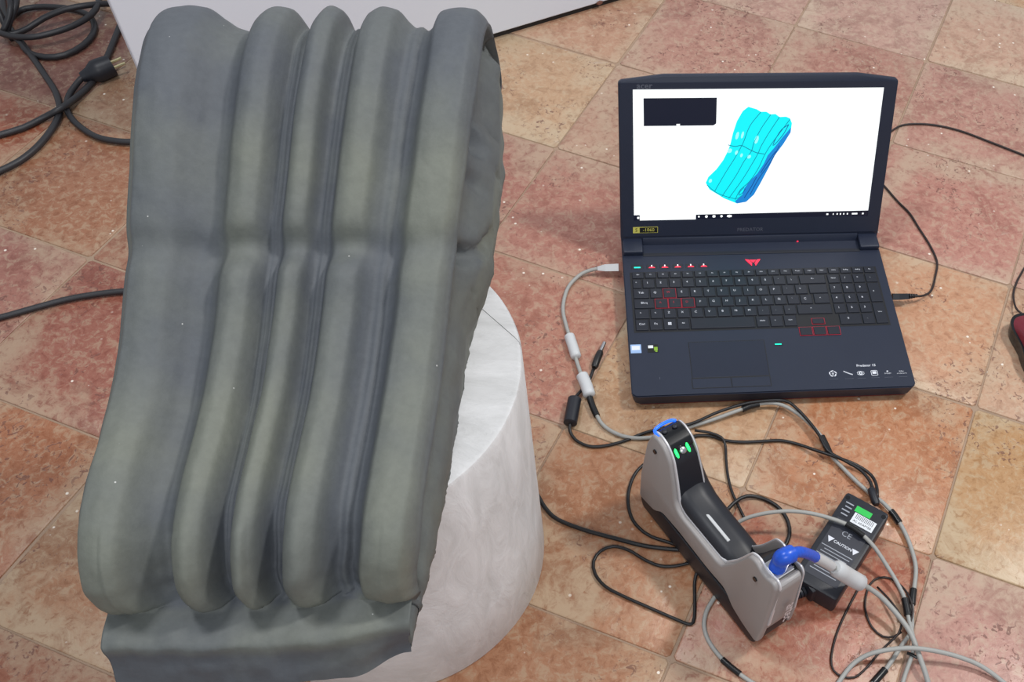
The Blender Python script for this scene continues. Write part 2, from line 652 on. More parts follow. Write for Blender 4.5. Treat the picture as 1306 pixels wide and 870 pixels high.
def drum_piece(sign, gap):
    lim = sk + sign * gap
    phi = math.atan2(sn.y, sn.x)
    bm = bmesh.new()
    rings = []
    n = 150
    for r, z in ((DR - .002, 0), (DR, .003), (DR, DH * .3), (DR, DH * .7), (DR, DH - .005), (DR - .0015, DH - .0015), (DR - .005, DH)):
        half = math.acos(max(-1, min(1, lim / r)))
        a0, a1 = (phi - half, phi + half) if sign > 0 else (phi + half, phi + 2 * math.pi - half)
        ring = []
        for i in range(n + 1):
            a = a0 + (a1 - a0) * i / n
            k = 1 + .004 * noise.noise(Vector((math.cos(a) * 3, math.sin(a) * 3, z * 8))) * (1 if 0 < i < n else 0)
            ring.append(bm.verts.new((math.cos(a) * r * k, math.sin(a) * r * k, z)))
        rings.append(ring)
    for a, b in zip(rings[:-1], rings[1:]):
        for i in range(n):
            bm.faces.new((a[i], a[i + 1], b[i + 1], b[i]))
        bm.faces.new((a[n], a[0], b[0], b[n]))
    bm.faces.new(list(reversed(rings[0])))
    bm.faces.new(rings[-1])
    bmesh.ops.recalc_face_normals(bm, faces=bm.faces)
    return bm


obj('main_block', drum_piece(-1, .0004), 'plaster', drum, 40)
obj('joined_segment', drum_piece(1, .0004), 'plaster', drum, 40)

# ------------------------------------------------------------------ clay sculpture
SO = Vector((-.417, .2826, 0))
CK = .981                      # overall scale of the profile below
ZB = .34                       # profile height that rests on the drum
EV = Vector((-.11, .994, 0)).normalized()
EU = Vector((.989, .148, 0)).normalized()


def interp(x, xs, ys):
    """monotone-ish cubic (Catmull-Rom on uneven knots)"""
    if x <= xs[0]:
        return ys[0]
    if x >= xs[-1]:
        return ys[-1]
    i = max(k for k in range(len(xs)) if xs[k] <= x)
    h = xs[i + 1] - xs[i]
    t = (x - xs[i]) / h

    def slope(k):
        if k == 0 or k == len(xs) - 1:
            return 0.0
        a = (ys[k] - ys[k - 1]) / (xs[k] - xs[k - 1])
        b = (ys[k + 1] - ys[k]) / (xs[k + 1] - xs[k])
        return 0.0 if a * b <= 0 else 2 * a * b / (a + b)
    m0, m1 = slope(i) * h, slope(i + 1) * h
    return ((2 * t ** 3 - 3 * t * t + 1) * ys[i] + (t ** 3 - 2 * t * t + t) * m0 + (-2 * t ** 3 + 3 * t * t) * ys[i + 1] + (t ** 3 - t * t) * m1)


def sstep(a, b, x):
    t = max(0, min(1, (x - a) / (b - a)))
    return t * t * (3 - 2 * t)


# profile of the ridge tops, front foot -> back foot: v, z, flute depth
PROFILE = [
    (-.008, .340, 0), (-.004, .349, 0), (.000, .358, 0), (.004, .366, 0), (.0060, .3735, 0), (.0085, .3785, 0), (.015, .3805, 0),
    (.024, .3815, 0), (.031, .3825, .001), (.0352, .3840, .008), (.0300, .3880, .018), (.0260, .396, .024), (.0260, .410, .027), (.0305, .428, .029),
    (.041, .444, .030), (.055, .4555, .029), (.078, .4645, .027), (.105, .470, .026), (.142, .4735, .025), (.181, .4795, .024), (.215, .490, .023),
    (.243, .5015, .022), (.262, .510, .021), (.277, .5175, .020), (.288, .524, .019), (.298, .531, .019), (.318, .5435, .020), (.341, .5575, .021), (.364, .572, .022),
    (.386, .5845, .023), (.407, .5945, .023), (.428, .602, .023), (.457, .608, .023), (.482, .6065, .023), (.505, .597, .022), (.521, .578, .019),
    (.530, .550, .015), (.531, .520, .010), (.521, .470, .006), (.488, .405, .003), (.447, .340, 0),
]
# floor of the flutes where they run out between the lumps: row of PROFILE -> v, z
GROOVE = {8: (.031, .3825), 9: (.0400, .3833), 10: (.0455, .3850), 11: (.0495, .3885), 12: (.0530, .3945), 13: (.0570, .4030), 14: (.0620, .4125), 15: (.0700, .4240)}
BACK_V, BACK_Z = [.40, .447, .488, .521, .531, .54], [.34, .34, .405, .470, .520, .55]
FLUTE_S = [0, .03, .085, .13, .175, .205, .222, .245, .268, .30, .34, .375, .402, .418, .428, .440, .468, .497, .527, .548, .562, .574, .588, .618, .66, .700, .732, .757, .775, .795, .815, .850, .905, .955, .985, 1]
FLUTE_H = [.40, .86, 1, .93, .50, .22, .14, .06, .20, .80, 1, .88, .42, .10, .16, .06, .80, 1, .84, .22, .05, .15, .08, .78, 1, .88, .40, .16, .20, .06, .20, .86, 1, .93, .62, .35]


def build_clay():
    # resample the profile by arc length
    ctl = []
    for k, (v, z, d) in enumerate(PROFILE):
        a, b = PROFILE[max(0, k - 1)], PROFILE[min(len(PROFILE) - 1, k + 1)]
        ln = math.hypot(b[0] - a[0], b[1] - a[1])
        gv, gz = v + (b[1] - a[1]) / ln * d, z - (b[0] - a[0]) / ln * d
        if k in GROOVE:
            gv, gz = GROOVE[k]
        ctl.append((v, z, gv - v, gz - z))
    dense = []
    ext = [ctl[0]] + ctl + [ctl[-1]]
    for k in range(1, len(ext) - 2):
        p0, p1, p2, p3 = ext[k - 1:k + 3]
        n = max(2, int(math.hypot(p2[0] - p1[0], p2[1] - p1[1]) / .0032))
        for m in range(n):
            t = m / n
            dense.append(tuple(.5 * (2 * p1[c] + (p2[c] - p0[c]) * t + (2 * p0[c] - 5 * p1[c] + 4 * p2[c] - p3[c]) * t * t + (3 * p1[c] - p0[c] - 3 * p2[c] + p3[c]) * t ** 3) for c in range(4)))
    dense.append(ctl[-1])
    NV = len(dense)
    NS = 168
    NL, NR = 9, 30
    bm = bmesh.new()
    dl = bm.verts.layers.float.new('clay_tone')
    grid = []
    for j, q in enumerate(dense):
        v, z, gdv, gdz = q
        a, b = dense[max(0, j - 1)], dense[min(NV - 1, j + 1)]
        tv, tz = b[0] - a[0], b[1] - a[1]
        ln = math.hypot(tv, tz)
        nv_, nz_ = -tz / ln, tv / ln            # outward normal of the profile (up / front)
        front = j < NV // 2
        ul = -.012 + .012 * sstep(.425, .36, z) * (1 if front else .4)
        ur = interp(v, [0, .05, .16, .27, .35, .44, .55], [.226, .2365, .242, .249, .259, .268, .27])
        if z < .387 and front:
            ur = .221 + .004 * sstep(.34, .38, z)
        if not front and tz < 0 and z < .56 and v > .44:
            ur = interp(z, [.34, .40, .46, .51, .56], [.238, .246, .262, .272, .270])
        shift = -.012 + .034 * max(0, min(1, v / .48))
        row = []
        creased = math.exp(-((v - .287) / .0115) ** 2) if z > .45 and v < .5 else 0
        upper = sstep(.282, .30, v)
        # plan of the front foot: rounded right corner, left end a little forward
        for i in range(NS + 1):
            s = i / NS
            sh = max(0, min(1, s - shift * 4 * s * (1 - s)))
            fl = interp(sh, FLUTE_S, FLUTE_H)
            # lumps bulge at their lower ends and above/below the crease; wobbling flanks
            wob = .10 * noise.noise(Vector((s * 9, v * 16, 3.1)))
            fl = max(0, min(1.05, fl + wob * fl * (1 - fl) * 4))
            ridge_mid = sstep(.14, .22, s) * (1 - sstep(.80, .88, s))
            d = 0.0
            d += creased * (.0048 + .0085 * ridge_mid * fl)
            if z > .384 and v < .5:
                d -= .0022 * fl * math.exp(-((v - .262) / .012) ** 2) * (.4 + .6 * ridge_mid)
                # notch between the last two lumps reaches further back
                # the lumps end at slightly different heights
                if front and z < .47 and v < .06:
                    d += .003 * noise.noise(Vector((round(s * 5) * 3.3, 0.5, 7)))
            u_ = ul + s * (ur - ul)
            n3 = noise.noise(Vector((s * 7, v * 22 + z * 9, 1.7))) * .0013 + noise.noise(Vector((s * 26, v * 60 + z * 30, 5))) * .0006
            if front and z < .47:
                n3 += .0016 * noise.noise(Vector((u_ * 55, v * 70, z * 60))) * sstep(.47, .42, z)
            d -= n3
            u = ul + s * (ur - ul)
            pv, pz = v + gdv * (1 - fl) - nv_ * d, z + gdz * (1 - fl) - nz_ * d
            if front and z < .3835:
                pv += (.010 + .008 * sstep(.37, .345, z)) * sstep(.80, 1.0, s) + .003 * noise.noise(Vector((s * 5, 2, 2))) - .005 * math.exp(-((s - .42) / .3) ** 2)
                pz += (.003 * noise.noise(Vector((s * 8, 4, 9)))) * sstep(.345, .37, z)
            pz = max(.34, pz)
            vert = bm.verts.new(EU * u + EV * pv + Vector((0, 0, pz)))
            # the paler clay: ridges of the lower part and the foot of the upper ridges
            clay_tone = fl * (.55 + .45 * sstep(.26, .12, v)) * (1 - upper) + upper * fl * sstep(.44, .33, v) * .9
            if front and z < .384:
                clay_tone = .55 * sstep(.365, .376, z)
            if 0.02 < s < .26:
                clay_tone *= 1 - .8 * sstep(.13, .2, v)
            vert[dl] = max(0, min(1, clay_tone))
            row.append(vert)
        # flanks
        L0, R0 = row[0], row[-1]
        left, right = [], []
        zl = min(L0.co.z, max(.34, interp(v, BACK_V, BACK_Z)))
        zr = min(R0.co.z, max(.34, interp(v, BACK_V, BACK_Z)))
        if (not front and v > .44 and tz < 0 and z < .56):
            zl, zr = L0.co.z, R0.co.z
        for k in range(1, NL + 1):
            t = k / NL
            zz = L0.co.z + (zl - L0.co.z) * t
            uu = ul * (1 - sstep(0, 1, t)) + .0015 * noise.noise(Vector((v * 20, zz * 25, 8))) + (-.006 * math.sin(math.pi * t) * sstep(.30, .40, v))
            base = L0.co - EU * ul
            vert = bm.verts.new(Vector((base.x, base.y, 0)) + EU * uu + Vector((0, 0, zz)))
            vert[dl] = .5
            left.append(vert)
        ub = interp(v, [0, .07, .21, .43, .54], [.2195, .2265, .235, .2405, .236])
        back = sstep(.27, .34, v)
        for k in range(1, NR + 1):
            t = k / NR
            zz = R0.co.z + (zr - R0.co.z) * t
            lin_u = ur + (ub - ur) * t
            prof_f = interp(t, [0, .28, .40, .55, .72, 1], [0, -.006, .003, .007, .005, 0])
            prof_b = interp(t, [0, .10, .24, .34, .42, .58, .78, 1], [0, -.007, -.006, .008, .018, .021, .010, 0])
            rough = ((.0022 + .004 * back * sstep(.4, .9, t)) * noise.noise(Vector((v * 45, zz * 45, 3))) + .0028 * sstep(.55, .95, t) * noise.noise(Vector((v * 160, zz * 120, 9)))) * sstep(0, .3, t)
            crumb = noise.noise(Vector((v * 30, zz * 40, 12)))
            if crumb > .18 and .30 < v < .45 and t > .15:
                rough -= .05 * (crumb - .18)
            uu = lin_u + (prof_f * (1 - back) + prof_b * back) * min(1, (R0.co.z - zr) / .1) + rough
            base = R0.co - EU * ur
            vert = bm.verts.new(Vector((base.x, base.y, 0)) + EU * uu + Vector((0, 0, zz)))
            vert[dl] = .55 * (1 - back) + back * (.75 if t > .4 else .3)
            right.append(vert)
        grid.append(list(reversed(left)) + row + right)
    for a, b in zip(grid[:-1], grid[1:]):
        for i in range(len(a) - 1):
            bm.faces.new((a[i], a[i + 1], b[i + 1], b[i]))
    for a, b in zip(grid[:-1], grid[1:]):      # underside
        bm.faces.new((a[0], b[0], b[-1], a[-1]))
    for vv in bm.verts:
        vv.co = Vector((vv.co.x * CK, vv.co.y * CK, (vv.co.z - ZB) * CK))
    bmesh.ops.recalc_face_normals(bm, faces=bm.faces)
    return bm


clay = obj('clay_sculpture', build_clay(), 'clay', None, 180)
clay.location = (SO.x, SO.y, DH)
tag(clay, 'large fluted grey clay sculpture lying on the white drum', 'sculpture')

# ------------------------------------------------------------------ laptop
LO, LYAW = Vector((-.0853, .8574, 0)), .163
LW, LD, LHT = .3918, .2598, .0261
LANG, LLH, LGAP = 1.24133, .2506, .0177
LU = Vector((math.cos(LYAW), math.sin(LYAW), 0))
LV = Vector((-math.sin(LYAW), math.cos(LYAW), 0))
lap = empty('laptop', LO, LYAW)
tag(lap, 'open black gaming laptop on the tiles showing a turquoise model', 'laptop')
# base: chamfered front, slightly tucked underside
FY = -.0105
bm = prism([(0, FY + .005), (.006, FY), (LW - .006, FY), (LW, FY + .005), (LW, .296), (LW - .02, .306), (.02, .306), (0, .296)], .004, LHT)
for v in bm.verts:
    if v.co.z < .01:
        v.co.x += .004 if v.co.x < LW / 2 else -.004
        v.co.y += .004 if v.co.y < .1 else -.004
bmesh.ops.bevel(bm, geom=[e for e in bm.edges if e.calc_face_angle(0) > .5], offset=.0016, segments=2, affect='EDGES')
base = obj('base', bm, 'lapblack', lap, 40)
for fx, fy in ((.03, .01), (LW - .03, .01), (.03, .28), (LW - .03, .28)):
    obj('rubber_foot', box(fx - .012, fx + .012, fy - .004, fy + .004, 0, .0045, .001, 1), 'softblack', lap)
obj('front_accent', box(.012, LW - .012, FY + .004, FY + .007, .0035, .0055), plain('dark_red_trim', (92, 24, 26), .5), lap)
# raised line between keyboard and palm rest, hinge bar
obj('key_tray', box(.0095, LW - .0135, .1025, .2195, LHT - .0004, LHT + .0003, .0002, 1), 'keywell', lap)
obj('hinge_strip', box(.031, LW - .031, .2515, .2575, LHT - .001, LHT + .0012, .0005, 1), 'lapdark', lap)
for x0 in (.0015, LW - .0315):
    obj('hinge_block', box(x0, x0 + .030, .2535, .2845, LHT - .002, LHT + .0085, .0025, 3), 'lapblack', lap, 40)
# touchpad and its two buttons
tp = obj('touchpad', box(.0845, .1905, .0185, .0815, LHT - .0005, LHT + .0004, .0002, 1), 'pad', lap)
obj('groove', box(.0835, .1915, .0175, .0825, LHT - .0005, LHT + .0001), 'keywell', tp)
for x0, x1 in ((.0835, .1365), (.1375, .1905)):
    obj('touchpad_button', box(x0, x1, .0008, .0165, LHT - .0005, LHT + .0006, .0004, 1), 'lapblack', lap)
obj('button_groove', box(.0825, .1915, -.0002, .0175, LHT - .0005, LHT + .0002), 'keywell', lap)

# keys ------------------------------------------------
KEYM = {}


def key_mesh(w, h, mat):
    k = (round(w, 4), round(h, 4), mat)
    if k not in KEYM:
        bm = box(-w / 2, w / 2, -h / 2, h / 2, 0, .0016)
        for v in bm.verts:
            if v.co.z > .001:
                v.co.x *= 1 - .0012 / w
                v.co.y *= 1 - .0012 / h
        bmesh.ops.bevel(bm, geom=[e for e in bm.edges if all(v.co.z > .001 for v in e.verts)], offset=.0004, segments=1, affect='EDGES')
        me = bpy.data.meshes.new('key')
        bm.to_mesh(me)
        bm.free()
        me.materials.append(M[mat])
        KEYM[k] = me
    return KEYM[k]


def key(x0, x1, y0, y1, legend='', red=False, ls=.0052):
    g_ = .0016
    w, h = x1 - x0 - g_, y1 - y0 - g_
    o = bpy.data.objects.new('key', key_mesh(w, h, 'key'))
    COL.objects.link(o)
    o.parent = lap
    o.location = ((x0 + x1) / 2, (y0 + y1) / 2, LHT + .0004)
    if red:
        bm = bmesh.new()
        e = .0006
        for bx in ((-w / 2 - e, w / 2 + e, -h / 2 - e, -h / 2), (-w / 2 - e, w / 2 + e, h / 2, h / 2 + e), (-w / 2 - e, -w / 2, -h / 2, h / 2), (w / 2, w / 2 + e, -h / 2, h / 2)):
            box(bx[0], bx[1], bx[2], bx[3], -.0003, .0004, bm=bm)
        obj('red_border', bm, 'rededge', o)
    if legend:
        text(legend, ls, 'rededge' if red else 'legend', o, (-w * .10 if len(legend) == 1 else 0, h * .05, .00172), name='legend')
    return o


KX0, KX1, NX0, NX1 = .0117, .2980, .3000, .3763
rows_y = {'f': (.2055, .2185), 'n': (.1860, .2045), 'q': (.1660, .1855), 'a': (.1465, .1655), 'z': (.1268, .1460), 'c': (.1050, .1262)}


def keyrow(r, keys, x0, x1, ls=.0052):
    tot = sum(k[1] for k in keys)
    x = x0
    for k in keys:
        w = (x1 - x0) * k[1] / tot
        key(x, x + w, rows_y[r][0], rows_y[r][1], k[0], len(k) > 2, ls)
        x += w


keyrow('f', [('Esc', 1)] + [('F%d' % i, .96) for i in range(1, 13)] + [('Pausa', .96), ('Impr', .96), ('Supr', .96), ('Inicio', .96), ('RePag', .96), ('AvPag', .96), ('Fin', .96)], KX0, NX1, .0030)
keyrow('n', [('º', .75)] + [(c, 1) for c in "1234567890'¡"] + [('<-', 2.1)], KX0, KX1)
keyrow('q', [('Tab', 1.25), ('Q', 1), ('W', 1, 1)] + [(c, 1) for c in 'ERTYUIOP'] + [('`', 1), ('+', 1)], KX0, .2680)
keyrow('a', [('Bloq', 1.6), ('A', 1, 1), ('S', 1, 1), ('D', 1, 1)] + [(c, 1) for c in 'FGHJKLÑ'] + [("'", 1), ('Ç', 1)], KX0, .2725)
keyrow('z', [('^', 1.15), ('<', 1)] + [(c, 1) for c in 'ZXCVBNM,.-'] + [('^', 2.7)], KX0, KX1)
keyrow('c', [('Ctrl', 1), ('Fn', 1)], KX0, .0510)
wk = key(.0510, .0705, *rows_y['c'])
wi = bmesh.new()
for dx in (-.0024, .0002):
    for dy in (-.0018, .0008):
        box(dx, dx + .0022, dy, dy + .0022, 0, .0001, bm=wi)
obj('window_icon', wi, 'legend', wk).location = (0, 0, .0017)
keyrow('c', [('Alt', 1)], .0705, .0895, .0036)
key(.0895, .1830, *rows_y['c'])
keyrow('c', [('AltGr', 1), ('=', 1), ('Ctrl', 1)], .1835, .2435, .0034)
ent = key(.2690, KX1, .1665, .1855)           # tall enter key: two joined steps
key(.2735, KX1, .1465, .1668, '<', ls=.004)
for r, ks in (('n', ('Num', '/', '*', '-')), ('q', '789'), ('a', '456'), ('z', '123')):
    w = (NX1 - NX0) / 4
    for i, c in enumerate(ks):
        key(NX0 + i * w, NX0 + (i + 1) * w, *rows_y[r], c, ls=.0052 if len(c) == 1 else .0036)
w = (NX1 - NX0) / 4
key(NX0 + 3 * w, NX1, .1465, .1855, '+')
key(NX0 + 3 * w, NX1, .1050, .1460, 'Intro', ls=.003)
key(.3045, NX0 + 2 * w, .1050, .1262, '0')
key(NX0 + 2 * w, NX0 + 3 * w, .1050, .1262, '.')
key(.2640, .2835, .1075, .1195, '', True)
for x in (.2435, .2635, .2835):
    key(x, x + .0195, .0870, .1035, '', True)

# lit keys over the keyboard, emblem, status light
pk0 = obj('power_key', box(.0125, .0300, .2262, .2345, LHT - .0003, LHT + .0005, .0003, 1), 'key', lap)
obj('light', box(.0165, .0260, .2275, .2300, LHT + .0003, LHT + .0007), 'tealglow', pk0)
for i in range(5):
    x = .0427 + i * .0193
    k_ = obj('shortcut_key', box(x - .0075, x + .0075, .2258, .2340, LHT - .0003, LHT + .0005, .0003, 1), 'key', lap)
    obj('light', prism([(x - .005, .2272), (x + .005, .2272), (x + .0025, .2296), (x - .0025, .2296)], LHT + .0003, LHT + .0007), 'redglow', k_)
    obj('digit', box(x - .0008, x + .0008, .2300, .2330, LHT + .0003, LHT + .0007), 'whiteglow', k_)
bm = bmesh.new()
for sgn in (-1, 1):
    cxm = .1945
    vs = [(cxm + sgn * .0115, .2398), (cxm + sgn * .0062, .2390), (cxm + sgn * .0020, .2318), (cxm + sgn * .0030, .2265), (cxm + sgn * .0072, .2330)]
    f_ = [bm.verts.new((x, y, LHT + .0005)) for x, y in (vs if sgn < 0 else vs[::-1])]
    bm.faces.new(f_)
vs = [(.1895, .2388), (.1995, .2388), (.1945, .2335)]
bm.faces.new([bm.verts.new((x, y, LHT + .0005)) for x, y in vs[::-1]])
bmesh.ops.recalc_face_normals(bm, faces=bm.faces)
bmesh.ops.solidify(bm, geom=bm.faces[:], thickness=.0004)
obj('emblem', bm, 'redglow', lap)
obj('status_light', box(.2040, .2165, .0712, .0755, LHT - .0003, LHT + .0004), 'lapdark', lap)
obj('status_glow', box(.2055, .2150, .0722, .0742, LHT + .0003, LHT + .0006), 'tealglow', lap)
# stickers
st = obj('processor_sticker', box(.0030, .0178, .0655, .0810, LHT - .0001, LHT + .0003), 'sticker_blue', lap)
obj('print', box(.0048, .0160, .0710, .0785, LHT + .0002, LHT + .0004), 'sticker_white', st)
st = obj('graphics_sticker', box(.0265, .0415, .0660, .0800, LHT - .0001, LHT + .0003), 'sticker_black', lap)
obj('print', box(.0275, .0345, .0735, .0785, LHT + .0002, LHT + .0004), 'sticker_white', st)
obj('print', box(.0355, .0405, .0690, .0755, LHT + .0002, LHT + .0004), 'sticker_green', st)
obj('print', box(.0370, .0400, .0665, .0685, LHT + .0002, LHT + .0004), 'sticker_green', st)
# palm-rest printing
ZT = LHT + .00015
text('Predator 15', .0056, 'legend', lap, (.3280, .0298, ZT), name='model_lettering', bold=.00008)


def ring_mesh(r0, r1, n, c, a0=0, a1=2 * math.pi):
    bm = bmesh.new()
    A = [a0 + (a1 - a0) * i / n for i in range(n + 1)]
    i_ = [bm.verts.new((c[0] + r0 * math.cos(a), c[1] + r0 * math.sin(a), c[2])) for a in A]
    o_ = [bm.verts.new((c[0] + r1 * math.cos(a), c[1] + r1 * math.sin(a), c[2])) for a in A]
    for k in range(n):
        bm.faces.new((i_[k], o_[k], o_[k + 1], i_[k + 1]))
    return bm


def join_bm(a, b):
    me = bpy.data.meshes.new('t')
    b.to_mesh(me)
    b.free()
    a.from_mesh(me)
    bpy.data.meshes.remove(me)
    return a


IY = .0165
# fan
bm = ring_mesh(.0008, .0016, 10, (.2790, IY + .001, ZT))
for k in range(5):
    join_bm(bm, ring_mesh(.0026, .0042, 6, (.2790 + .0014 * math.cos(k * 1.2566), IY + .001 + .0014 * math.sin(k * 1.2566), ZT), k * 1.2566, k * 1.2566 + 1.4))
obj('fan_icon', bm, 'legend', lap)
# cable icon
obj('link_icon', sweep([Vector((.2945, IY + .0045, ZT)), Vector((.2985, IY + .002, ZT)), Vector((.3020, IY, ZT)), Vector((.3065, IY - .002, ZT))], .0009, 4), 'legend', lap)
# eye
bm = ring_mesh(.0012, .0026, 12, (.3180, IY, ZT))
for s_ in (-1, 1):
    join_bm(bm, ring_mesh(.0058, .0066, 10, (.3180, IY - s_ * .0030, ZT), math.pi / 2 * s_ - .95, math.pi / 2 * s_ + .95))
obj('eye_icon', bm, 'legend', lap)
# square with face
bm = bmesh.new()
for bx in ((.3325, .3420, -.0045, -.0037), (.3325, .3420, .0040, .0048), (.3325, .3333, -.0045, .0048), (.3412, .3420, -.0045, .0048), (.3345, .3400, -.0015, .0030)):
    box(bx[0], bx[1], IY - .0005 + bx[2], IY - .0005 + bx[3], ZT - .0001, ZT + .0001, bm=bm)
obj('square_icon', bm, 'legend', lap)
text('DOLBY', .0030, 'legend', lap, (.3560, IY - .002, ZT), name='sound_lettering')
obj('sound_icon', ring_mesh(0.0003, .0013, 8, (.3560, IY + .0018, ZT)), 'legend', lap)
text('Killer', .0032, 'legend', lap, (.3760, IY + .001, ZT), name='network_lettering')
text('DOUBLESHOT', .0022, 'legend', lap, (.3760, IY - .0028, ZT), name='network_lettering')
for x in (.2790, .3005, .3180, .3372, .3560, .3760):
    obj('caption_line', box(x - .006, x + .006, IY - .0092, IY - .0087, ZT - .0001, ZT + .0001), 'faint', lap)
obj('scratch', box(.0395, .0402, .0180, .0220, ZT - .0001, ZT + .00005), 'faint', lap)

# lid ------------------------------------------------
lid = empty('lid')
lid.parent = lap
lid.location = (0, LD + LGAP, LHT)
lid.rotation_euler = (LANG, 0, 0)       # local x: width, local y: up the lid, local z: towards the viewer
out = [(.001, .000), (LW - .001, 0), (LW + .0005, .010), (LW + .0005, .2405), (LW - .002, .2435), (LW - .058, .2506), (.062, .2506), (.003, .2435), (-.0005, .2405), (-.0005, .010)]
bm = prism(out, -.011, 0.0, .0018, 2)
lid.name = 'lid'
obj('shell', bm, 'lapblack', lid, 40)
obj('hinge_bar', box(.0315, LW - .0315, -.0115, .0110, -.009, .0022, .0018, 2), 'lapblack', lid, 40)
# display recessed into the bezel: four thin frame strips stand proud of it
SX0, SX1, SY0, SY1 = .0195, .3722, .0386, .2322
dsp = obj('display', box(SX0, SX1, SY0, SY1, -.0005, .0003), 'scr_white', lid)
for nm, bx in (('bezel_strip', (.003, LW - .003, SY1, .2410)), ('bezel_strip', (.003, LW - .003, .0135, SY0)), ('bezel_strip', (.001, SX0, SY0, SY1)), ('bezel_strip', (SX1, LW - .001, SY0, SY1))):
    obj(nm, box(bx[0], bx[1], bx[2], bx[3], -.0005, .0012), 'lapblack', lid)
lp0 = LO + LV * (LD + LGAP) + Vector((0, 0, LHT))
LE = LV * math.cos(LANG) + Vector((0, 0, math.sin(LANG)))
LN = LU.cross(LE)


def ls(cx, cy):
    """crop pixel (crop 760,60 at x2.392) -> lid-local x, y"""
    p = on_plane(760 + cx / 2.392, 60 + cy / 2.392, lp0, LN) - lp0
    return p.dot(LU), p.dot(LE)


def flat(name, pts, mat, z, parent=None):
    bm = bmesh.new()
    bm.faces.new([bm.verts.new((x, y, z)) for x, y in pts])
    bm.normal_update()
    if bm.faces[:][0].normal.z < 0:
        bmesh.ops.reverse_faces(bm, faces=bm.faces)
    return obj(name, bm, mat, parent or dsp)


def ribbon(name, pts, w, mat, z):
    P = spline([Vector((x, y, z)) for x, y in pts], .003)
    bm = bmesh.new()
    prev = None
    for i, p in enumerate(P):
        t = (P[min(i + 1, len(P) - 1)] - P[max(i - 1, 0)]).normalized()
        n = Vector((-t.y, t.x, 0)) * w / 2
        cur = (bm.verts.new(p + n), bm.verts.new(p - n))
        if prev:
            bm.faces.new((prev[0], cur[0], cur[1], prev[1]))
        prev = cur
    bmesh.ops.recalc_face_normals(bm, faces=bm.faces)
    if bm.faces[:][0].normal.z < 0:
        bmesh.ops.reverse_faces(bm, faces=bm.faces)
    return obj(name, bm, mat, dsp)


Z0 = .0004
flat('dark_panel', [ls(145, 156), ls(369, 154), ls(367, 233), ls(358, 239), ls(146, 241)], 'scr_black', Z0)
x, y = ls(251, 237)
obj('panel_handle', box(x - .0025, x + .0025, y - .0018, y + .0012, Z0 - .0001, Z0 + .0001), 'scr_white', dsp)
TY = SY0
tb = ls(305, 511)[1]
flat('taskbar', [(ls(305, 511)[0], TY), (SX1, TY), (SX1, tb + .0012), (ls(305, 511)[0], tb)], 'scr_black', Z0)
x0 = SX0
flat('start_corner', [(x0, TY), (x0 + .0085, TY), (x0 + .0085, TY + .0085), (x0, TY + .0085)], 'scr_black', Z0)
for cx_, w_ in ((129, .0038), (314, .003), (337, .0045), (360, .0052), (383, .004), (407, .0075)):
    x, _ = ls(cx_, 518)
    y = TY + .0042
    bm = prism([(x + w_ * .5 * math.cos(a * math.pi / 3 + .5) * (1 if cx_ != 407 else 1.1), y + min(.0022, w_ * .5) * math.sin(a * math.pi / 3 + .5)) for a in range(6)], Z0, Z0 + .0002)
    obj('taskbar_icon', bm, 'scr_white', dsp)
for cx_, w_ in ((706, .003), (724, .0014), (736, .0018), (746, .0018), (756, .0018), (767, .0018), (789, .0085), (814, .0026)):
    x, _ = ls(cx_, 508)
    obj('tray_icon', box(x - w_ / 2, x + w_ / 2, TY + .0028, TY + .0052, Z0, Z0 + .0002), 'scr_white', dsp)
body = [(465, 182), (490, 189), (503, 197), (520, 197), (533, 205), (548, 204), (560, 213), (580, 212), (592, 217), (598, 232), (594, 260), (572, 295), (546, 330), (526, 370), (502, 415), (482, 450), (458, 472), (430, 477), (392, 462), (346, 434), (335, 414), (343, 396), (368, 372), (388, 345), (402, 318), (410, 296), (418, 262), (430, 226), (448, 195)]
flat('turquoise_model', [ls(*p) for p in body], 'scr_cyan', Z0)
side = [(595, 245), (594, 260), (572, 295), (546, 330), (526, 370), (502, 415), (482, 450), (458, 472), (430, 477), (424, 470), (446, 452), (452, 432), (468, 410), (492, 386), (512, 356), (524, 330), (545, 306), (565, 280)]
flat('blue_underside', [ls(*p) for p in side], 'scr_blue', Z0 + .0001)
Z1 = Z0 + .00015
for pts in ([(503, 198), (470, 240), (452, 285), (444, 302), (424, 338), (396, 382), (362, 440)],
            [(533, 206), (503, 250), (482, 292), (474, 318), (452, 348), (426, 394), (384, 456)],
            [(560, 213), (530, 258), (505, 300), (494, 325), (474, 360), (448, 402), (405, 462)],
            [(592, 220), (556, 268), (532, 300), (514, 330), (494, 372), (468, 410), (440, 436), (424, 466)]):
    ribbon('flute_line', [ls(*p) for p in pts], .0011, 'scr_teal', Z1)
ribbon('flute_line', [ls(*p) for p in [(403, 298), (425, 303), (444, 300), (468, 312), (490, 322), (514, 326)]], .0012, 'scr_teal', Z1)
ribbon('flute_line', [ls(*p) for p in [(588, 236), (566, 252), (548, 280), (540, 300), (552, 290), (574, 262), (588, 236)]], .0010, 'scr_navy', Z1)
ribbon('flute_line', [ls(*p) for p in [(452, 428), (440, 440), (436, 452), (446, 446), (456, 432)]], .0009, 'scr_navy', Z1)
ribbon('flute_line', [ls(*p) for p in [(338, 420), (372, 446), (425, 462), (446, 452)]], .0010, 'scr_teal', Z1)
for k, pts in enumerate(([(560, 300), (530, 350), (500, 400), (470, 450)], [(548, 318), (520, 352), (505, 384)], [(490, 396), (470, 428), (455, 460)])):
    ribbon('flute_line', [ls(p[0] + 3 * math.sin(i * 2.1), p[1]) for i, p in enumerate(pts)], .0012, 'scr_navy', Z1)
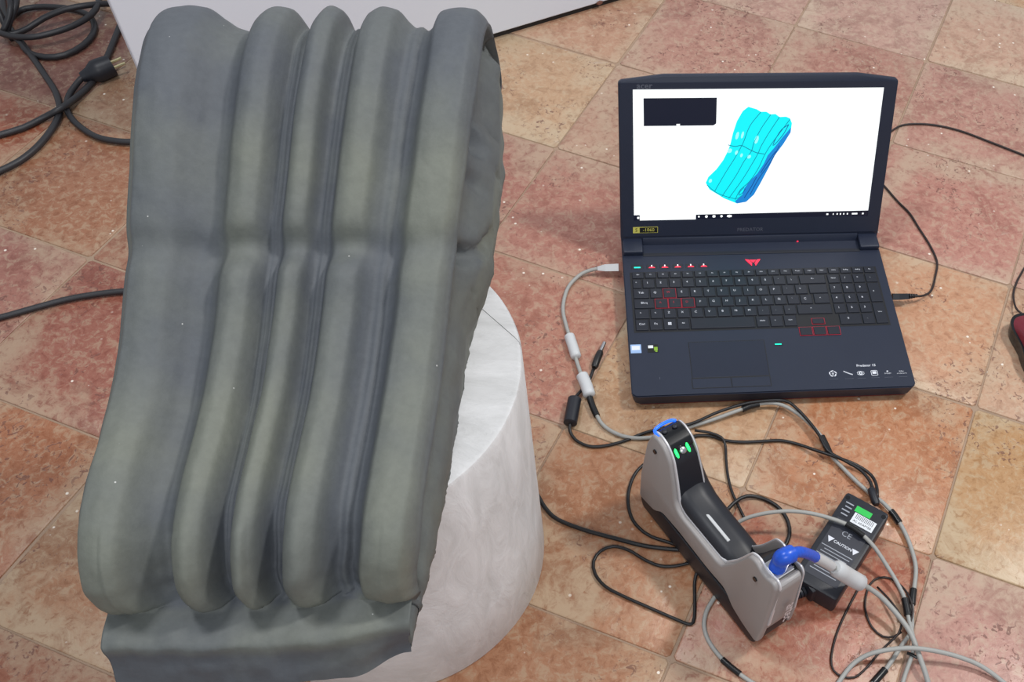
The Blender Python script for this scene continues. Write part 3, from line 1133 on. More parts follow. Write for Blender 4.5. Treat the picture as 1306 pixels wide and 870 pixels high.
for cx_, cy_2, a_, b_ in ((431, 270, 5, 12), (447, 268, 4, 11), (490, 282, 6, 13), (408, 316, 7, 7), (429, 322, 5, 7), (444, 330, 4, 6), (467, 334, 6, 6), (349, 408, 5, 6)):
    flat('highlight', [ls(cx_ + a_ * math.cos(t * .7854) - b_ * .25 * math.sin(t * .7854), cy_2 + b_ * math.sin(t * .7854)) for t in range(8)], 'scr_cyan_hi', Z1)
# bezel marks
x, y = ls(148, 118)
text('acer', .0125, 'faint', lid, (x, y, .00135), name='bezel_lettering', bold=.0002)
x, y = ls(470, 556)
text('PREDATOR', .0078, 'faint', lid, (x, y, .00135), name='bezel_lettering')
x, y = ls(151, 557)
bd = obj('graphics_badge', box(x - .0185, x + .0185, y - .0048, y + .0048, .0011, .0015), 'sticker_yellow', lid)
obj('badge_field', box(x - .0085, x + .0178, y - .0041, y + .0041, .0012, .0017), 'sticker_black', bd)
text('-1060', .0075, 'sticker_yellow', bd, (x + .0047, y, .0018))
text('S', .0080, 'sticker_black', bd, (x - .0135, y, .0017))
obj('webcam_light', box(.2665, .2690, -.0010, .0010, .0018, .0026), 'redglow', lid)

# ------------------------------------------------------------------ hand-held 3-D scanner
SA, SB = at(816, 643, .006), at(962, 828, .006)
SLv = (SB - SA).normalized()
scan = empty('handheld_scanner', Vector((SA.x, SA.y, .006)), math.atan2(SLv.y, SLv.x))
tag(scan, 'silver and black handheld scanner with blue plug standing on the tiles', 'scanner')
# local x: far end -> near end, local y: away from the visible flank, z up
SWd = .052


def lean(bm, amt=.006, h0=.03, top=.17):
    for v in bm.verts:
        t = max(0, (v.co.z - h0) / (top - h0))
        c_ = SWd / 2
        k = (v.co.y - c_) / c_
        v.co.y -= k * amt * t


def flank(pts, y0, y1, bev):
    """outline in local x-z, extruded in local y"""
    bm = prism(pts, y0, y1, bev, 3)
    for v in bm.verts:
        v.co = Vector((v.co.x, v.co.z, v.co.y))
    bmesh.ops.recalc_face_normals(bm, faces=bm.faces)
    return bm


def roundpoly(pts, r, n=4):
    out = []
    m = len(pts)
    for i in range(m):
        p0, p1, p2 = Vector(pts[i - 1]), Vector(pts[i]), Vector(pts[(i + 1) % m])
        rr = r[i] if isinstance(r, (list, tuple)) else r
        a, b = (p0 - p1), (p2 - p1)
        rr = min(rr, a.length * .45, b.length * .45)
        a, b = p1 + a.normalized() * rr, p1 + b.normalized() * rr
        for k in range(n + 1):
            t = k / n
            q = a * (1 - t) ** 2 + p1 * 2 * t * (1 - t) + b * t * t
            out.append((q.x, q.y))
    return out


shell_pts = [(-.002, .018), (.030, .024), (.046, .041), (.080, .044), (.140, .042), (.172, .045), (.190, .028), (.212, .020), (.238, .015),
             (.241, .055), (.242, .148), (.237, .155), (.222, .149), (.205, .157), (.195, .152), (.176, .108), (.160, .080), (.152, .0765),
             (.078, .0765), (.066, .086), (.056, .122), (.047, .148), (.036, .160), (.022, .164), (.012, .161), (.004, .137), (-.003, .070)]
shell = roundpoly(shell_pts, .007)
for y0, y1 in ((0, .011), (SWd - .005, SWd)):
    bm = flank(shell, y0, y1, .003 if y0 < .01 else .0018)
    lean(bm)
    sh_o = obj('side_shell', bm, 'silver', scan, 40)
    # bright rim following the saddle-shaped upper edge
    rim_path = [Vector((x, (y1 - .0018 if y0 < .01 else y0 + .0018), z)) for x, z in roundpoly(shell_pts[9:26], .008, 5)]
    bm = sweep(rim_path[3:-3], .0021 if y0 < .01 else .0014, 6)
    lean(bm)
    obj('rim', bm, 'silver_rim', sh_o, 60)
    for sx, sz in ((.0215, .140), (.2125, .130)):
        fy = (y0 if y0 < .01 else y1)
        bm = bmesh.new()
        bmesh.ops.create_cone(bm, cap_ends=True, segments=14, radius1=.0030, radius2=.0030, depth=.004)
        for v in bm.verts:
            v.co = Vector((v.co.x + sx, v.co.z + fy, v.co.y + sz))
        lean(bm)
        obj('screw', bm, 'gloss', sh_o, 40)
# silver nose that joins the two shells at the near end
nose = roundpoly([(.226, .016), (.2345, .013), (.2460, .060), (.2485, .144), (.2440, .1515), (.234, .144)], .004)
bm = flank(nose, .006, SWd - .006, .003)
for v in bm.verts:
    k = (v.co.y - SWd / 2) / (SWd / 2)
    v.co.x -= .009 * k * k
lean(bm)
no_o = obj('end_cap', bm, 'silver', scan, 40)
# core with the recessed grip
core_pts = [(.001, .022), (.232, .022), (.238, .140), (.232, .146), (.212, .147), (.203, .146), (.180, .098), (.166, .074), (.154, .068),
            (.080, .068), (.070, .078), (.058, .117), (.049, .142), (.038, .153), (.022, .1575), (.010, .155), (.002, .126), (-.002, .070)]
bm = flank(roundpoly(core_pts, .007), .008, SWd - .0035, .0)
lean(bm)
obj('grip_saddle', bm, 'softblack', scan, 40)
HX = [(.026, .052), (.036, .040), (.047, .026), (.060, .013), (.078, .004), (.110, .001), (.148, .000), (.170, -.004), (.190, -.016)]
hsec = roundpoly([(.0095, .050), (.0095, .080), (.018, .086), (.040, .0875), (.054, .080), (.060, .064), (.056, .046)], .006, 4)
bm = bmesh.new()
prev = None
for hx, dz in HX:
    ring = [bm.verts.new((hx, y_, z_ + dz)) for y_, z_ in hsec]
    if prev:
        for k in range(len(ring)):
            bm.faces.new((prev[k], prev[(k + 1) % len(ring)], ring[(k + 1) % len(ring)], ring[k]))
    else:
        bm.faces.new(ring)
    prev = ring
bm.faces.new(prev[::-1])
bmesh.ops.recalc_face_normals(bm, faces=bm.faces)
hd = obj('handle', bm, 'softblack', scan, 60)
obj('light_strip', box(.092, .142, SWd / 2 - .0020, SWd / 2 + .0020, .0855, .0885, .0008, 2), 'plugwhite', hd)
# black optical base
bm = flank(roundpoly([(.004, 0), (.228, 0), (.235, .010), (.235, .036), (.001, .036), (-.001, .012)], .005), .0015, SWd - .0015, .002)
obj('optics_base', bm, 'softblack', scan, 40)
obj('side_slot', box(.110, .150, .0025, .0045, .012, .0165), 'brick_label', scan)
# far-end control panel: two keys, joystick, green lights, blue glowing edge
bm = flank(roundpoly([(.004, .151), (.012, .1615), (.024, .1645), (.038, .1605), (.044, .151)], .004), .0105, SWd - .0055, .0)
lean(bm)
cp = obj('control_panel', bm, 'gloss', scan, 40)
for yy in (.019, .033):
    bm = bmesh.new()
    bmesh.ops.create_uvsphere(bm, u_segments=12, v_segments=8, radius=.0036)
    for v in bm.verts:
        v.co = Vector((v.co.x + .018, v.co.y + yy, v.co.z * .5 + .1645))
    obj('push_button', bm, 'lapdark', cp, 180)
pth = spline([Vector((.041, SWd / 2, .1655)), Vector((.0415, SWd / 2, .1655))], .01)
nrm = Vector((.62, 0, .78)).normalized()
t1 = Vector((0, 1, 0))
t2 = nrm.cross(t1)
cc = Vector((.0440, SWd / 2, .1530))
obj('stick_button', sweep([cc - nrm * .003, cc + nrm * .003, cc + nrm * .004], [.0045, .0042, .0028], 14), 'steel', cp, 40)
for s_ in (-1, 1):
    c2 = cc + t1 * s_ * .0080
    bm = sweep([c2 - t2 * .006, c2 - t2 * .003, c2 + t2 * .003, c2 + t2 * .006], [.0008, .0019, .0019, .0008], 8)
    obj('green_light', bm, 'greenglow', cp, 60)
bm = sweep(spline([Vector((.020, .0105, .1615)), Vector((.010, .0115, .160)), Vector((.0065, .015, .1595)), Vector((.005, SWd / 2, .1595)), Vector((.0065, SWd - .015, .1595)), Vector((.010, SWd - .0115, .160))], .004), .0020, 8)
obj('blue_light_edge', bm, 'blueglow', cp, 60)
# near-end socket panel
bm = flank(roundpoly([(.203, .140), (.210, .1495), (.230, .1485), (.238, .145), (.240, .138)], .003), .0105, SWd - .0055, .0)
lean(bm)
sp = obj('socket_panel', bm, 'gloss', scan, 40)
obj('socket_rim', box(.2105, .2340, .0135, .0385, .1465, .1510, .0012, 2), 'steel', sp)
text('artec', .020, 'silver_rim', no_o, (.2492, SWd / 2 + .003, .085), (math.pi / 2, math.pi / 2, math.pi / 2), name='raised_lettering', bold=.0003)

scan_M = Matrix.Translation(scan.location) @ Matrix.Rotation(scan.rotation_euler.z, 4, 'Z')


# ------------------------------------------------------------------ cables
def cable(name, label, path, r, mat, cat='cable', group=None):
    """path: 3-D points. Returns the root with its cord as first part"""
    root = empty(name, (path[0].x, path[0].y, 0))
    tag(root, label, cat, group)
    loc = Vector((path[0].x, path[0].y, 0))
    root['_x'] = 0
    del root['_x']
    c = obj('cord', sweep([p - loc for p in path], r, 8), mat, root, 180)
    return root, loc


def bead(root, loc, name, path, r, mat, n=12, ends=True):
    """moulded sleeve following the cable"""
    P = [p - loc for p in path]
    m = len(P)
    rad = [r * (.72 if i in (0, m - 1) and ends else 1) for i in range(m)]
    if ends:
        P = [P[0]] + [P[0].lerp(P[1], .25)] + P[1:-1] + [P[-1].lerp(P[-2], .25)] + [P[-1]]
        rad = [r * .7] + [r] * (len(P) - 2) + [r * .7]
    return obj(name, sweep(P, rad, n), mat, root, 50)


RG, RB = .0028, .0022
# grey data cable from the laptop's left side, past the scanner, down the right
g_pts = [(784, 341, .014), (768, 342, .013), (752, 345, .009), (738, 352, .0045), (724, 368, .003), (718, 393, .003), (722, 415, .003), (728, 434, .004), (734, 456, .006),
         (741, 477, .007), (749, 498, .006), (757, 520, .004), (768, 541, .0035), (788, 554, .0032), (812, 559, .003), (842, 556, .003), (875, 546, .004),
         (910, 535, .006), (946, 522, .008), (970, 515, .009), (992, 515, .009), (1012, 524, .008), (1031, 539, .0075), (1049, 559, .0075), (1057, 577, .006), (1074, 596, .0055),
         (1094, 616, .0055), (1113, 632, .0055), (1126, 641, .006), (1142, 659, .006), (1153, 677, .0055), (1162, 699, .005), (1168, 724, .005), (1166, 750, .0055), (1163, 772, .006),
         (1163, 790, .0065), (1162, 806, .007), (1151, 822, .0065), (1138, 842, .004), (1127, 857, .0035), (1113, 872, .003), (1094, 890, .003), (1050, 930, .003), (985, 985, .003), (930, 1060, .003)]
gp = px_path(g_pts)
root, loc = cable('data_cable', 'grey data cable running from the laptop port past the scanner', gp, RG, 'cablegrey')
plug = [at(762, 342.5, .0125), at(772, 341.5, .0132), at(789, 341, .0142)]
obj('plug', sweep([p - loc for p in plug], [.0040, .0072, .0076], 4), 'plugwhite', root)
bead(root, loc, 'connector_sleeve', px_path([(726, 428, .0065), (730, 440, .0068), (735, 456, .007)]), .0075, 'plugwhite')
bead(root, loc, 'connector_sleeve', px_path([(742, 478, .0085), (748, 492, .0085), (752, 505, .008)]), .0085, 'plugwhite')
for a_ in ([(752, 507, .007), (756, 519, .005), (761, 530, .0045)], [(947, 522, .0085), (957, 518, .009), (968, 515.5, .0095)], [(1048, 557, .0085), (1053, 567, .008), (1058, 578, .0075)],
           [(1136, 652, .0065), (1141, 658, .0065), (1147, 667, .0065)], [(1165, 752, .006), (1164, 760, .0065), (1163, 771, .0065)], [(1129, 854, .0045), (1122, 862, .004), (1114, 871, .004)]):
    bead(root, loc, 'tape_wrap', px_path(a_), .0046, 'tape', 10, False)

# black low-voltage cable: barrel plug, ferrite, then along the grey cable to the adapter
b_pts = [(757, 470, .0035), (753, 482, .003), (745, 494, .0025), (737, 503, .005), (733, 509, .008), (730, 525, .009), (727, 541, .008), (727, 550, .004), (734, 561, .0025), (750, 569, .0025), (770, 569, .0025),
         (795, 563, .0025), (820, 553, .0028), (846, 546, .006), (880, 541, .010), (915, 526, .013), (946, 516, .014), (968, 512, .0145), (1000, 511, .014), (1016, 521, .013), (1032, 538, .0125), (1044, 554, .0125), (1056, 575, .0125),
         (1078, 588, .0125), (1098, 600, .0135), (1110, 615, .015), (1114, 628, .016), (1115, 636, .016)]
bp = px_path(b_pts)
root, loc = cable('adapter_cable', 'black adapter cable with a bare barrel plug and ferrite bead', bp, RB, 'cableblack')
pb = [at(758, 469, .0045), at(761.5, 459, .005), at(766, 448, .0055)]
bead(root, loc, 'barrel_plug', pb, .0052, 'cableblack', 12, True)
obj('metal_tip', sweep([at(766, 448, .0055) - loc, at(771, 437, .006) - loc], .0028, 10), 'steel', root, 40)
bead(root, loc, 'ferrite_bead', px_path([(733, 508, .0085), (730, 525, .0088), (727, 541, .0085)]), .0092, 'softblack', 14)
bead(root, loc, 'strain_relief', [at(1111, 623, .016), at(1113, 630, .016), at(1118, 644, .017)], .0055, 'softblack', 10)

# second black cable out of the adapter: round the far end of the scanner, loop, under the scanner
c_pts = [(1119, 634, .012), (1118, 620, .009), (1111, 606, .005), (1092, 593, .0075), (1066, 583, .0115), (1042, 575, .0085), (1015, 566, .003), (995, 562, .0025), (972, 563, .0025), (948, 564, .0025), (925, 562, .0025),
         (905, 556, .0025), (884, 557, .0025), (862, 570, .0025), (836, 583, .0025), (815, 598, .0025), (804, 618, .0025), (801, 642, .0025), (808, 665, .0025), (826, 682, .0025), (850, 691, .0025), (872, 697, .0025), (888, 698, .0025)]
root, loc = cable('power_lead', 'black lead looping round the far end of the scanner', px_path(c_pts), RB, 'cableblack')

# short black lead that drops from the bundle behind the scanner
d_pts = [(886, 549, .0072), (905, 552, .0072), (920, 558, .0075), (925, 568, .0035), (926, 585, .0025), (928, 605, .0025), (933, 626, .0025), (942, 646, .0025), (950, 662, .0025)]
root, loc = cable('short_lead', 'short black lead dropping straight behind the scanner grip', px_path(d_pts), .0019, 'cableblack')
# black loop right of the grip
e_pts = [(926, 652, .0068), (938, 640, .0068), (952, 633, .006), (970, 635, .003), (990, 645, .0028), (1003, 661, .0028), (1007, 680, .0028), (1000, 698, .0028), (985, 712, .0028), (972, 722, .0028)]
root, loc = cable('loop_lead', 'black lead in a half loop between scanner grip and adapter', px_path(e_pts), .0026, 'cableblack')

# thicker black mains cable from behind the drum
f_pts = [(560, 395, .0032), (615, 455, .0032), (652, 535, .0032), (674, 606, .0032), (686, 632, .0032), (697, 650, .0032), (712, 663, .0032), (745, 676, .0032), (785, 687, .0032), (820, 696, .0032), (850, 700, .0030), (876, 702, .0030), (893, 704, .0030)]
root, loc = cable('mains_cable', 'black mains cable running from the white drum to the scanner', px_path(f_pts), .0028, 'cableblack')
# long thin loop in front of the scanner
h_pts = [(898, 716, .0025), (880, 718, .0025), (862, 722, .0025), (842, 722, .0025), (822, 714, .0025), (802, 702, .0025), (782, 697, .0025), (766, 703, .0025), (757, 716, .0025), (759, 732, .0025), (772, 748, .0025), (796, 761, .0025),
         (830, 776, .0025), (862, 790, .0025), (877, 796, .0025), (884, 794, .0025), (886, 780, .0025), (886, 760, .0025), (886, 742, .0025), (890, 728, .0070), (900, 716, .0070)]
root, loc = cable('long_loop_lead', 'black lead forming a long hairpin loop in front of the scanner', px_path(h_pts), .0021, 'cableblack')

# grey cable under the scanner leaving at the bottom of the picture
k_pts = [(922, 746, .0030), (910, 764, .0030), (901, 780, .0030), (898, 798, .0030), (903, 816, .0030), (916, 835, .0030), (933, 852, .0030), (955, 868, .0030), (982, 886, .0030), (1010, 925, .0030), (1015, 990, .0030)]
root, loc = cable('data_cable', 'grey cable curling out from under the scanner with a taped joint', px_path(k_pts), .0027, 'cablegrey')
bead(root, loc, 'tape_wrap', px_path([(921, 841, .003), (931, 850, .003), (944, 860, .003)]), .0038, 'tape', 10, False)

# grey cable arching over the adapter
m_pts = [(918, 686, .012), (928, 678, .018), (938, 669, .024), (952, 661, .030), (975, 655, .036), (1005, 652, .040), (1035, 655, .041), (1062, 662, .040), (1080, 669, .0385), (1090, 675, .0380), (1102, 684, .0375), (1116, 699, .030), (1130, 720, .020), (1144, 743, .013),
         (1154, 764, .0115), (1158, 785, .0115), (1163, 806, .0125), (1166, 824, .0115), (1161, 842, .008), (1154, 862, .004), (1149, 884, .003), (1146, 930, .003), (1165, 1000, .003)]
root, loc = cable('data_cable', 'grey cable arching over the top of the black power adapter', px_path(m_pts), .0027, 'cablegrey')
bead(root, loc, 'plug_sleeve', px_path([(922, 684, .014), (931, 676, .020), (942, 666, .026)]), .0042, 'softblack', 10, False)
bead(root, loc, 'tape_wrap', px_path([(1079, 668.5, .0387), (1090, 675, .0384), (1102, 684, .0379)]), .0036, 'tape', 10, False)
bead(root, loc, 'tape_wrap', px_path([(1154, 764, .0117), (1156, 774, .0117), (1158, 785, .0117)]), .0048, 'tape', 10, False)
obj('cable_tie', sweep([at(1157, 833, .011) - loc, at(1163, 835, .0125) - loc, at(1170, 839, .011) - loc], .0022, 6), 'tape', root, 60)

# blue plug in the scanner, white connector, ferrite and thick grey cable
sock = scan_M @ Vector((.222, .026, .148))
n_pts = [sock + Vector((0, 0, -.004)), sock + Vector((.003, .004, .016)), at(1004, 707, .176), at(1022, 704, .166), at(1040, 711, .140), at(1056, 720, .110), at(1068, 726, .086), at(1082, 735, .066), at(1096, 743, .050), at(1108, 750, .040), at(1122, 760, .030),
         at(1134, 772, .024), at(1146, 786, .0205), at(1156, 799, .0195), at(1163, 811, .0190), at(1168, 824, .0170), at(1173, 838, .0150), at(1180, 858, .011), at(1185, 876, .0035), at(1190, 895, .0033), at(1206, 945, .0033), at(1250, 1020, .0033)]
root, loc = cable('data_cable', 'thick grey cable with a blue plug pushed into the scanner', spline(n_pts), .0033, 'cablegrey')
bl = obj('blue_plug', sweep([p - loc for p in spline([sock + Vector((-.002, -.002, 0)), sock + Vector((.001, .002, .012)), at(998, 711, .176), at(1010, 706, .174)], .004)], .0098, 12), 'blue', root, 60)
obj('blue_sleeve', sweep([p - loc for p in spline([at(1008, 706.5, .1745), at(1020, 704, .168), at(1032, 707, .152), at(1040, 711, .140)], .004)], .0062, 10), 'blue', root, 60)
obj('white_connector', sweep([p - loc for p in spline([at(1036, 709, .1455), at(1048, 715, .124), at(1060, 722, .101)], .006)], .0062, 10), 'plugwhite', root, 50)
bead(root, loc, 'ferrite_bead', spline([at(1065, 724, .092), at(1082, 735, .066), at(1100, 745, .0475)], .02), .0102, 'plugwhite', 12)
for px_, py_, z_ in ((1076, 724, .083), (1090, 735, .062)):
    pass
# second arch of grey cable in the foreground
p_pts = [(1075, 985, .003), (1052, 930, .003), (1056, 893, .003), (1070, 870, .0035), (1085, 850, .006), (1101, 838, .012), (1121, 831, .019), (1150, 827, .0235), (1178, 828, .0235), (1213, 835, .017), (1244, 846, .011), (1264, 858, .007), (1282, 872, .0035), (1312, 893, .003), (1380, 925, .003), (1480, 930, .003)]
root, loc = cable('data_cable', 'grey cable arching over the taped cable bundle near the pink tile', px_path(p_pts), .0029, 'cablegrey')
# thin dark wire in two loops
q_pts = [(1098, 745, .0016), (1091, 758, .0016), (1081, 777, .0016), (1072, 796, .0016), (1065, 815, .0016), (1060, 840, .0016), (1063, 855, .0016), (1074, 863, .0016), (1090, 864, .0016), (1106, 851, .0016), (1120, 834, .0016), (1134, 820, .0045),
         (1146, 808, .011), (1150, 790, .013), (1140, 772, .012), (1128, 758, .008), (1119, 749, .0045)]
root, loc = cable('thin_wire', 'thin dark wire hanging in a long loop below the ferrite bead', px_path(q_pts), .0014, 'cablebrown')
r_pts = [(1150, 806, .0105), (1140, 812, .006), (1126, 812, .0016), (1112, 800, .0016), (1104, 780, .0016), (1104, 762, .0016), (1110, 745, .0016), (1121, 737, .0016), (1136, 738, .0016), (1150, 748, .006), (1160, 762, .012), (1164, 780, .0125), (1160, 798, .013)]
root, loc = cable('thin_wire', 'thin dark wire wound in a round loop beside the taped bundle', px_path(r_pts), .0014, 'cablebrown')

# power adapter ------------------------------------------------
AT, AR = at(1135, 656, .032), at(1069, 763, .032)
adir = Vector((AR.x - AT.x, AR.y - AT.y, 0)).normalized()          # far -> near
brick = empty('power_adapter', (AT.x, AT.y, 0), math.atan2(adir.y, adir.x))
tag(brick, 'black power adapter brick with printed label lying on the tiles', 'power adapter')
# local x: far -> near (0..142 mm); local y positive = which side?
BLn, BW, BHt = .144, .060, .032
sgn = -1
bm = prism(roundpoly([(0, 0), (BLn, 0), (BLn, sgn * BW), (0, sgn * BW)], .005), 0, BHt, .0025, 2)
obj('housing', bm, 'brick', brick, 40)
yy = lambda f: sgn * BW * f
zt = BHt


def patch(name, x0, x1, f0, f1, mat, dz=.0003, parent=brick):
    y0, y1 = sorted((yy(f0), yy(f1)))
    return obj(name, box(x0, x1, y0, y1, zt - .0002, zt + dz), mat, parent)


lab = patch('rating_label', .040, .130, .12, .88, 'brick_label')
patch('green_sticker', .012, .021, .30, .66, 'green_label')
wl = patch('serial_label', .022, .038, .12, .62, 'sticker_white')
text('||||||||||||', .008, 'sticker_black', wl, (.026, yy(.37), zt + .0006), (0, 0, math.pi / 2), name='barcode')
text('AC ADAPTER', .0042, 'sticker_black', wl, (.034, yy(.37), zt + .0006), (0, 0, math.pi / 2))
for i in range(4):
    patch('print_line', .014 + i * .006, .0158 + i * .006, .72, .90 - .03 * (i % 2), 'printgrey', .0005)
text('CE', .011, 'printgrey', lab, (.058, yy(.52), zt + .0006), (0, 0, math.pi / 2))
text('CAUTION', .0055, 'legend', lab, (.074, yy(.47), zt + .0006), (0, 0, math.pi / 2), bold=.0001)
for f_ in (.20, .76):
    y_ = yy(f_)
    obj('warning_triangle', prism([(.0785, y_), (.0705, y_ - .0045), (.0705, y_ + .0045)], zt, zt + .0006), 'legend', lab)
for i in range(9):
    x = .084 + i * .0045
    patch('print_line', x, x + .0012, .16 + .03 * (i % 3), .86 - .05 * ((i * 2) % 3), 'printgrey', .0005, lab)
for x, f_ in ((.006, .08), (.006, .92)):
    bm = bmesh.new()
    bmesh.ops.create_cone(bm, cap_ends=True, segments=12, radius1=.003, radius2=.003, depth=.0006)
    o = obj('screw_cap', bm, 'gloss', brick)
    o.location = (x + .002, yy(f_), zt)
# mains plug pushed into the near end of the adapter, lying at an angle with its cord
bAz = math.atan2(adir.y, adir.x)
pp0, pp1 = at(1052, 738, .016), at(1026, 752, .016)
mp = empty('mains_lead', (pp0.x, pp0.y, 0), math.atan2(pp1.y - pp0.y, pp1.x - pp0.x))
tag(mp, 'black mains plug with ribbed cord beside the power adapter', 'plug')
ml = (pp1 - pp0).length
obj('plug_body', box(-.010, ml, -.014, .014, .002, .030, .004, 2), 'softblack', mp, 40)
obj('warning_triangle', prism([(.004, -.003), (.010, .006), (.010, -.009)], .0298, .0305), 'sticker_white', mp)
for i in range(6):
    x = ml + .001 + i * .0042
    obj('strain_relief_rib', sweep([Vector((x, 0, .014)), Vector((x + .0030, 0, .014))], .0075 - i * .0005, 12), 'softblack', mp, 40)
obj('cord', sweep(spline([Vector((ml - .004, 0, .014)), Vector((ml + .026, 0, .012)), Vector((ml + .040, -.006, .006)), Vector((ml + .048, -.020, .0036))]), .0034, 8), 'cableblack', mp, 180)

# ------------------------------------------------------------------ right-hand side: thin leads and mouse
u_pts = [(1166, 378, .014), (1178, 377, .009), (1188, 370, .003), (1193, 352, .002), (1195, 334, .002), (1186, 313, .002), (1172, 291, .002), (1160, 272, .002), (1146, 258, .002), (1132, 242, .002), (1118, 225, .002), (1112, 205, .002), (1120, 182, .002), (1136, 168, .002),
         (1150, 160, .002), (1170, 158, .002), (1195, 160, .002), (1225, 167, .002), (1260, 180, .002), (1306, 198, .002), (1345, 214, .002), (1420, 236, .002), (1520, 244, .002), (1600, 238, .002)]
root, loc = cable('usb_lead', 'thin dark lead plugged into the right side of the laptop', px_path(u_pts), .0017, 'cablebrown')
pq = [at(1138, 378.5, .015), at(1146, 378.5, .015), at(1158, 378, .0145)]
obj('usb_plug', sweep([p - loc for p in pq], [.0066, .0064, .0058], 4), 'softblack', root)
for i in range(4):
    p0 = at(1159 + i * 3, 378 - .2 * i, .0142 - i * .0012)
    p1 = at(1160.6 + i * 3, 377.9 - .2 * i, .0138 - i * .0012)
    obj('strain_relief_rib', sweep([p0 - loc, p1 - loc], .0042 - i * .0005, 8), 'softblack', root)

ml_ = Vector((-.25, .968, 0)).normalized()
mr_ = Vector((.968, .25, 0)).normalized()
MC = Vector((.443, 1.063, 0)) + mr_ * .030 - ml_ * .058
mouse = empty('computer_mouse', MC, math.atan2(ml_.y, ml_.x) - math.pi / 2)
tag(mouse, 'dark red and black computer mouse on the tiles', 'mouse')


def mouse_part(z_lo, z_hi, grow, part):
    """part: body of a mouse as a heightened superellipse shell"""
    bm = bmesh.new()
    nu, nr = 36, 10
    rings = []
    for k in range(nr + 1):
        t = k / nr
        ring = []
        for i in range(nu):
            a = 2 * math.pi * i / nu
            ca, sa = math.cos(a), math.sin(a)
            w, l = .0325 + grow, .060 + grow
            ex = .62
            x = w * math.copysign(abs(ca) ** ex, ca)
            y = l * math.copysign(abs(sa) ** ex, sa)
            x *= 1 - .14 * math.exp(-((y - .005) / .022) ** 2)
            if part == 'top':
                k_ = 1 - t
                hgt = .041 * (1 - .55 * ((y * k_ + .012) / .075) ** 2) * (1 - .25 * (x * k_ / .034) ** 2)
                z = z_lo + (hgt - z_lo) * math.sqrt(max(0, 1 - (1 - t) ** 4)) if t < 1 else hgt
                ring.append(bm.verts.new((x * k_, y * k_, z)))
            else:
                z = z_lo + (z_hi - z_lo) * t
                k_ = 1 - .06 * (1 - t) ** 2
                ring.append(bm.verts.new((x * k_, y * k_, z)))
        rings.append(ring)
    for a, b in zip(rings[:-1], rings[1:]):
        for i in range(nu):
            bm.faces.new((a[i], a[(i + 1) % nu], b[(i + 1) % nu], b[i]))
    if part != 'top':
        bm.faces.new(list(reversed(rings[0])))
        bm.faces.new(rings[-1])
    bmesh.ops.remove_doubles(bm, verts=bm.verts, dist=1e-5)
    bmesh.ops.recalc_face_normals(bm, faces=bm.faces)
    return bm


obj('base', mouse_part(.0006, .022, 0, 'base'), 'gloss', mouse, 50)
obj('top_shell', mouse_part(.0215, .040, -.0035, 'top'), 'mousered', mouse, 60)
bm = bmesh.new()
bmesh.ops.create_cone(bm, cap_ends=True, segments=20, radius1=.009, radius2=.009, depth=.007)
wh = obj('scroll_wheel', bm, 'gloss', mouse, 40)
wh.rotation_euler = (0, math.pi / 2, 0)
wh.location = (0, .034, .0265)
t_pts = [at(1306, 402, .010), at(1298, 396, .010), at(1294, 388, .006), at(1292.5, 375, .002), at(1296, 362, .002), at(1302, 350, .002), at(1312, 336, .002), at(1340, 318, .002), at(1400, 290, .002), at(1500, 262, .002), at(1580, 268, .002)]
obj('mouse_cord', sweep([Matrix.Rotation(-mouse.rotation_euler.z, 4, 'Z') @ (p - MC) for p in spline(t_pts)], .0016, 8), 'cablebrown', mouse, 180)

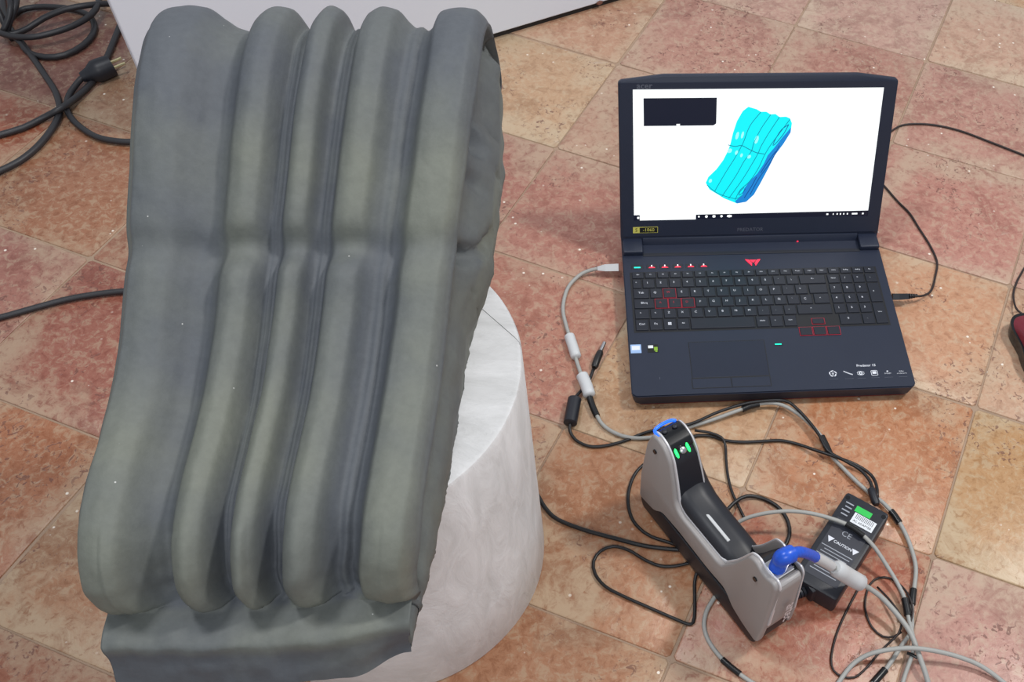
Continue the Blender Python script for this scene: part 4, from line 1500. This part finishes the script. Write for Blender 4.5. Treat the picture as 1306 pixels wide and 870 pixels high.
# ------------------------------------------------------------------ left-hand side: thick dark cords
RC = .0052
grp = 'thick dark power cords heaped beside the panel'
left_cords = [
    ('thick dark cord bending down to the lower floor tiles', [(-30, 232), (0, 218), (24, 206), (48, 187), (68, 162), (76, 141), (71, 118), (56, 94), (38, 68), (25, 51), (14, 38), (6, 20), (2, -10)], 0),
    ('thick dark cord crossing the tiles and passing under the plug', [(-30, 182), (0, 172), (30, 163), (56, 150), (78, 138, .016), (99, 123, .006), (114, 109), (127, 92), (136, 74), (144, 55), (150, 40), (156, 25), (162, 8), (168, -12)], 0),
    ('thick dark cord looping low in the coil', [(18, 47, .012), (28, 56, .012), (36, 67), (58, 73), (83, 70), (106, 58), (119, 43), (120, 30), (112, 19), (94, 12), (70, 9), (44, 9), (24, 14), (10, 26), (4, 42)], 0),
    ('pale sheened cord sweeping over the coil', [(-6, 40, .02), (14, 46, .020), (32, 47.5, .022), (50, 46, .022), (83, 37, .022), (108, 25, .022), (122, 12, .022), (127, -6, .018), (128, -30, .012)], 0),
    ('dark cord arching at the back of the coil', [(4, 44, .010), (18, 43, .010), (36, 36, .010), (56, 23, .018), (83, 12, .026), (109, 7, .026), (128, 5, .020), (140, 5, .014), (154, 6, .0080), (172, 9, .0054)], 0),
]
for i, (lb, pts, _) in enumerate(left_cords):
    root, loc = cable('power_cable', lb, px_path(pts, .0054, .012), RC, 'cordgrey')
# upright strands of the coil in the corner
for i, pts in enumerate(([(9, -12, .05), (14, 8, .045), (10, 26, .03), (2, 44, .012)], [(22, -12, .05), (20, 8, .042), (12, 28, .026), (8, 44, .008)], [(-6, 6, .04), (2, 22, .03), (8, 36, .014), (16, 50, .0054)])):
    root, loc = cable('power_cable', 'short strand of dark cord standing up in the coil', px_path(pts, .0054, .012), RC, 'cordgrey', group='upright strands of the cord coil')
# plug with two pins
w_pts = [(112, 96, .0150), (104, 100, .013), (94, 112, .009), (88, 122, .006), (85, 138, .0054), (93, 153, .0054), (111, 168, .0054), (131, 177, .0054), (160, 181, .0054), (190, 180, .0054)]
root, loc = cable('plug_cable', 'dark cord ending in a black two-pin plug by the white panel', px_path(w_pts, .0054, .01), .0050, 'cordgrey')
pl0, pl1 = at(104, 99, .014), at(143, 83, .018)
pd = (pl1 - pl0).normalized()
pn = Vector((0, 0, 1)).cross(pd).normalized()
bm = sweep([pl0 - loc, pl0.lerp(pl1, .25) - loc, pl0.lerp(pl1, .45) - loc, pl0.lerp(pl1, .6) - loc, pl1 - loc], [.008, .012, .0185, .019, .0175], 16)
obj('plug_body', bm, 'softblack', root, 40)
for s_ in (-1, 1):
    a_ = pl1 + pn * s_ * .0085
    obj('pin', sweep([a_ - loc - pd * .002, a_ - loc + pd * .019], .0024, 8), 'brass', root, 40)
# cord entering from the left below
root, loc = cable('power_cable', 'thick dark cord reaching from the tiles under the sculpture', px_path([(-40, 412), (0, 405), (40, 394), (85, 382), (125, 375), (165, 371), (215, 369), (260, 372)], .0046, .012), .0044, 'cordgrey')

flush_text()
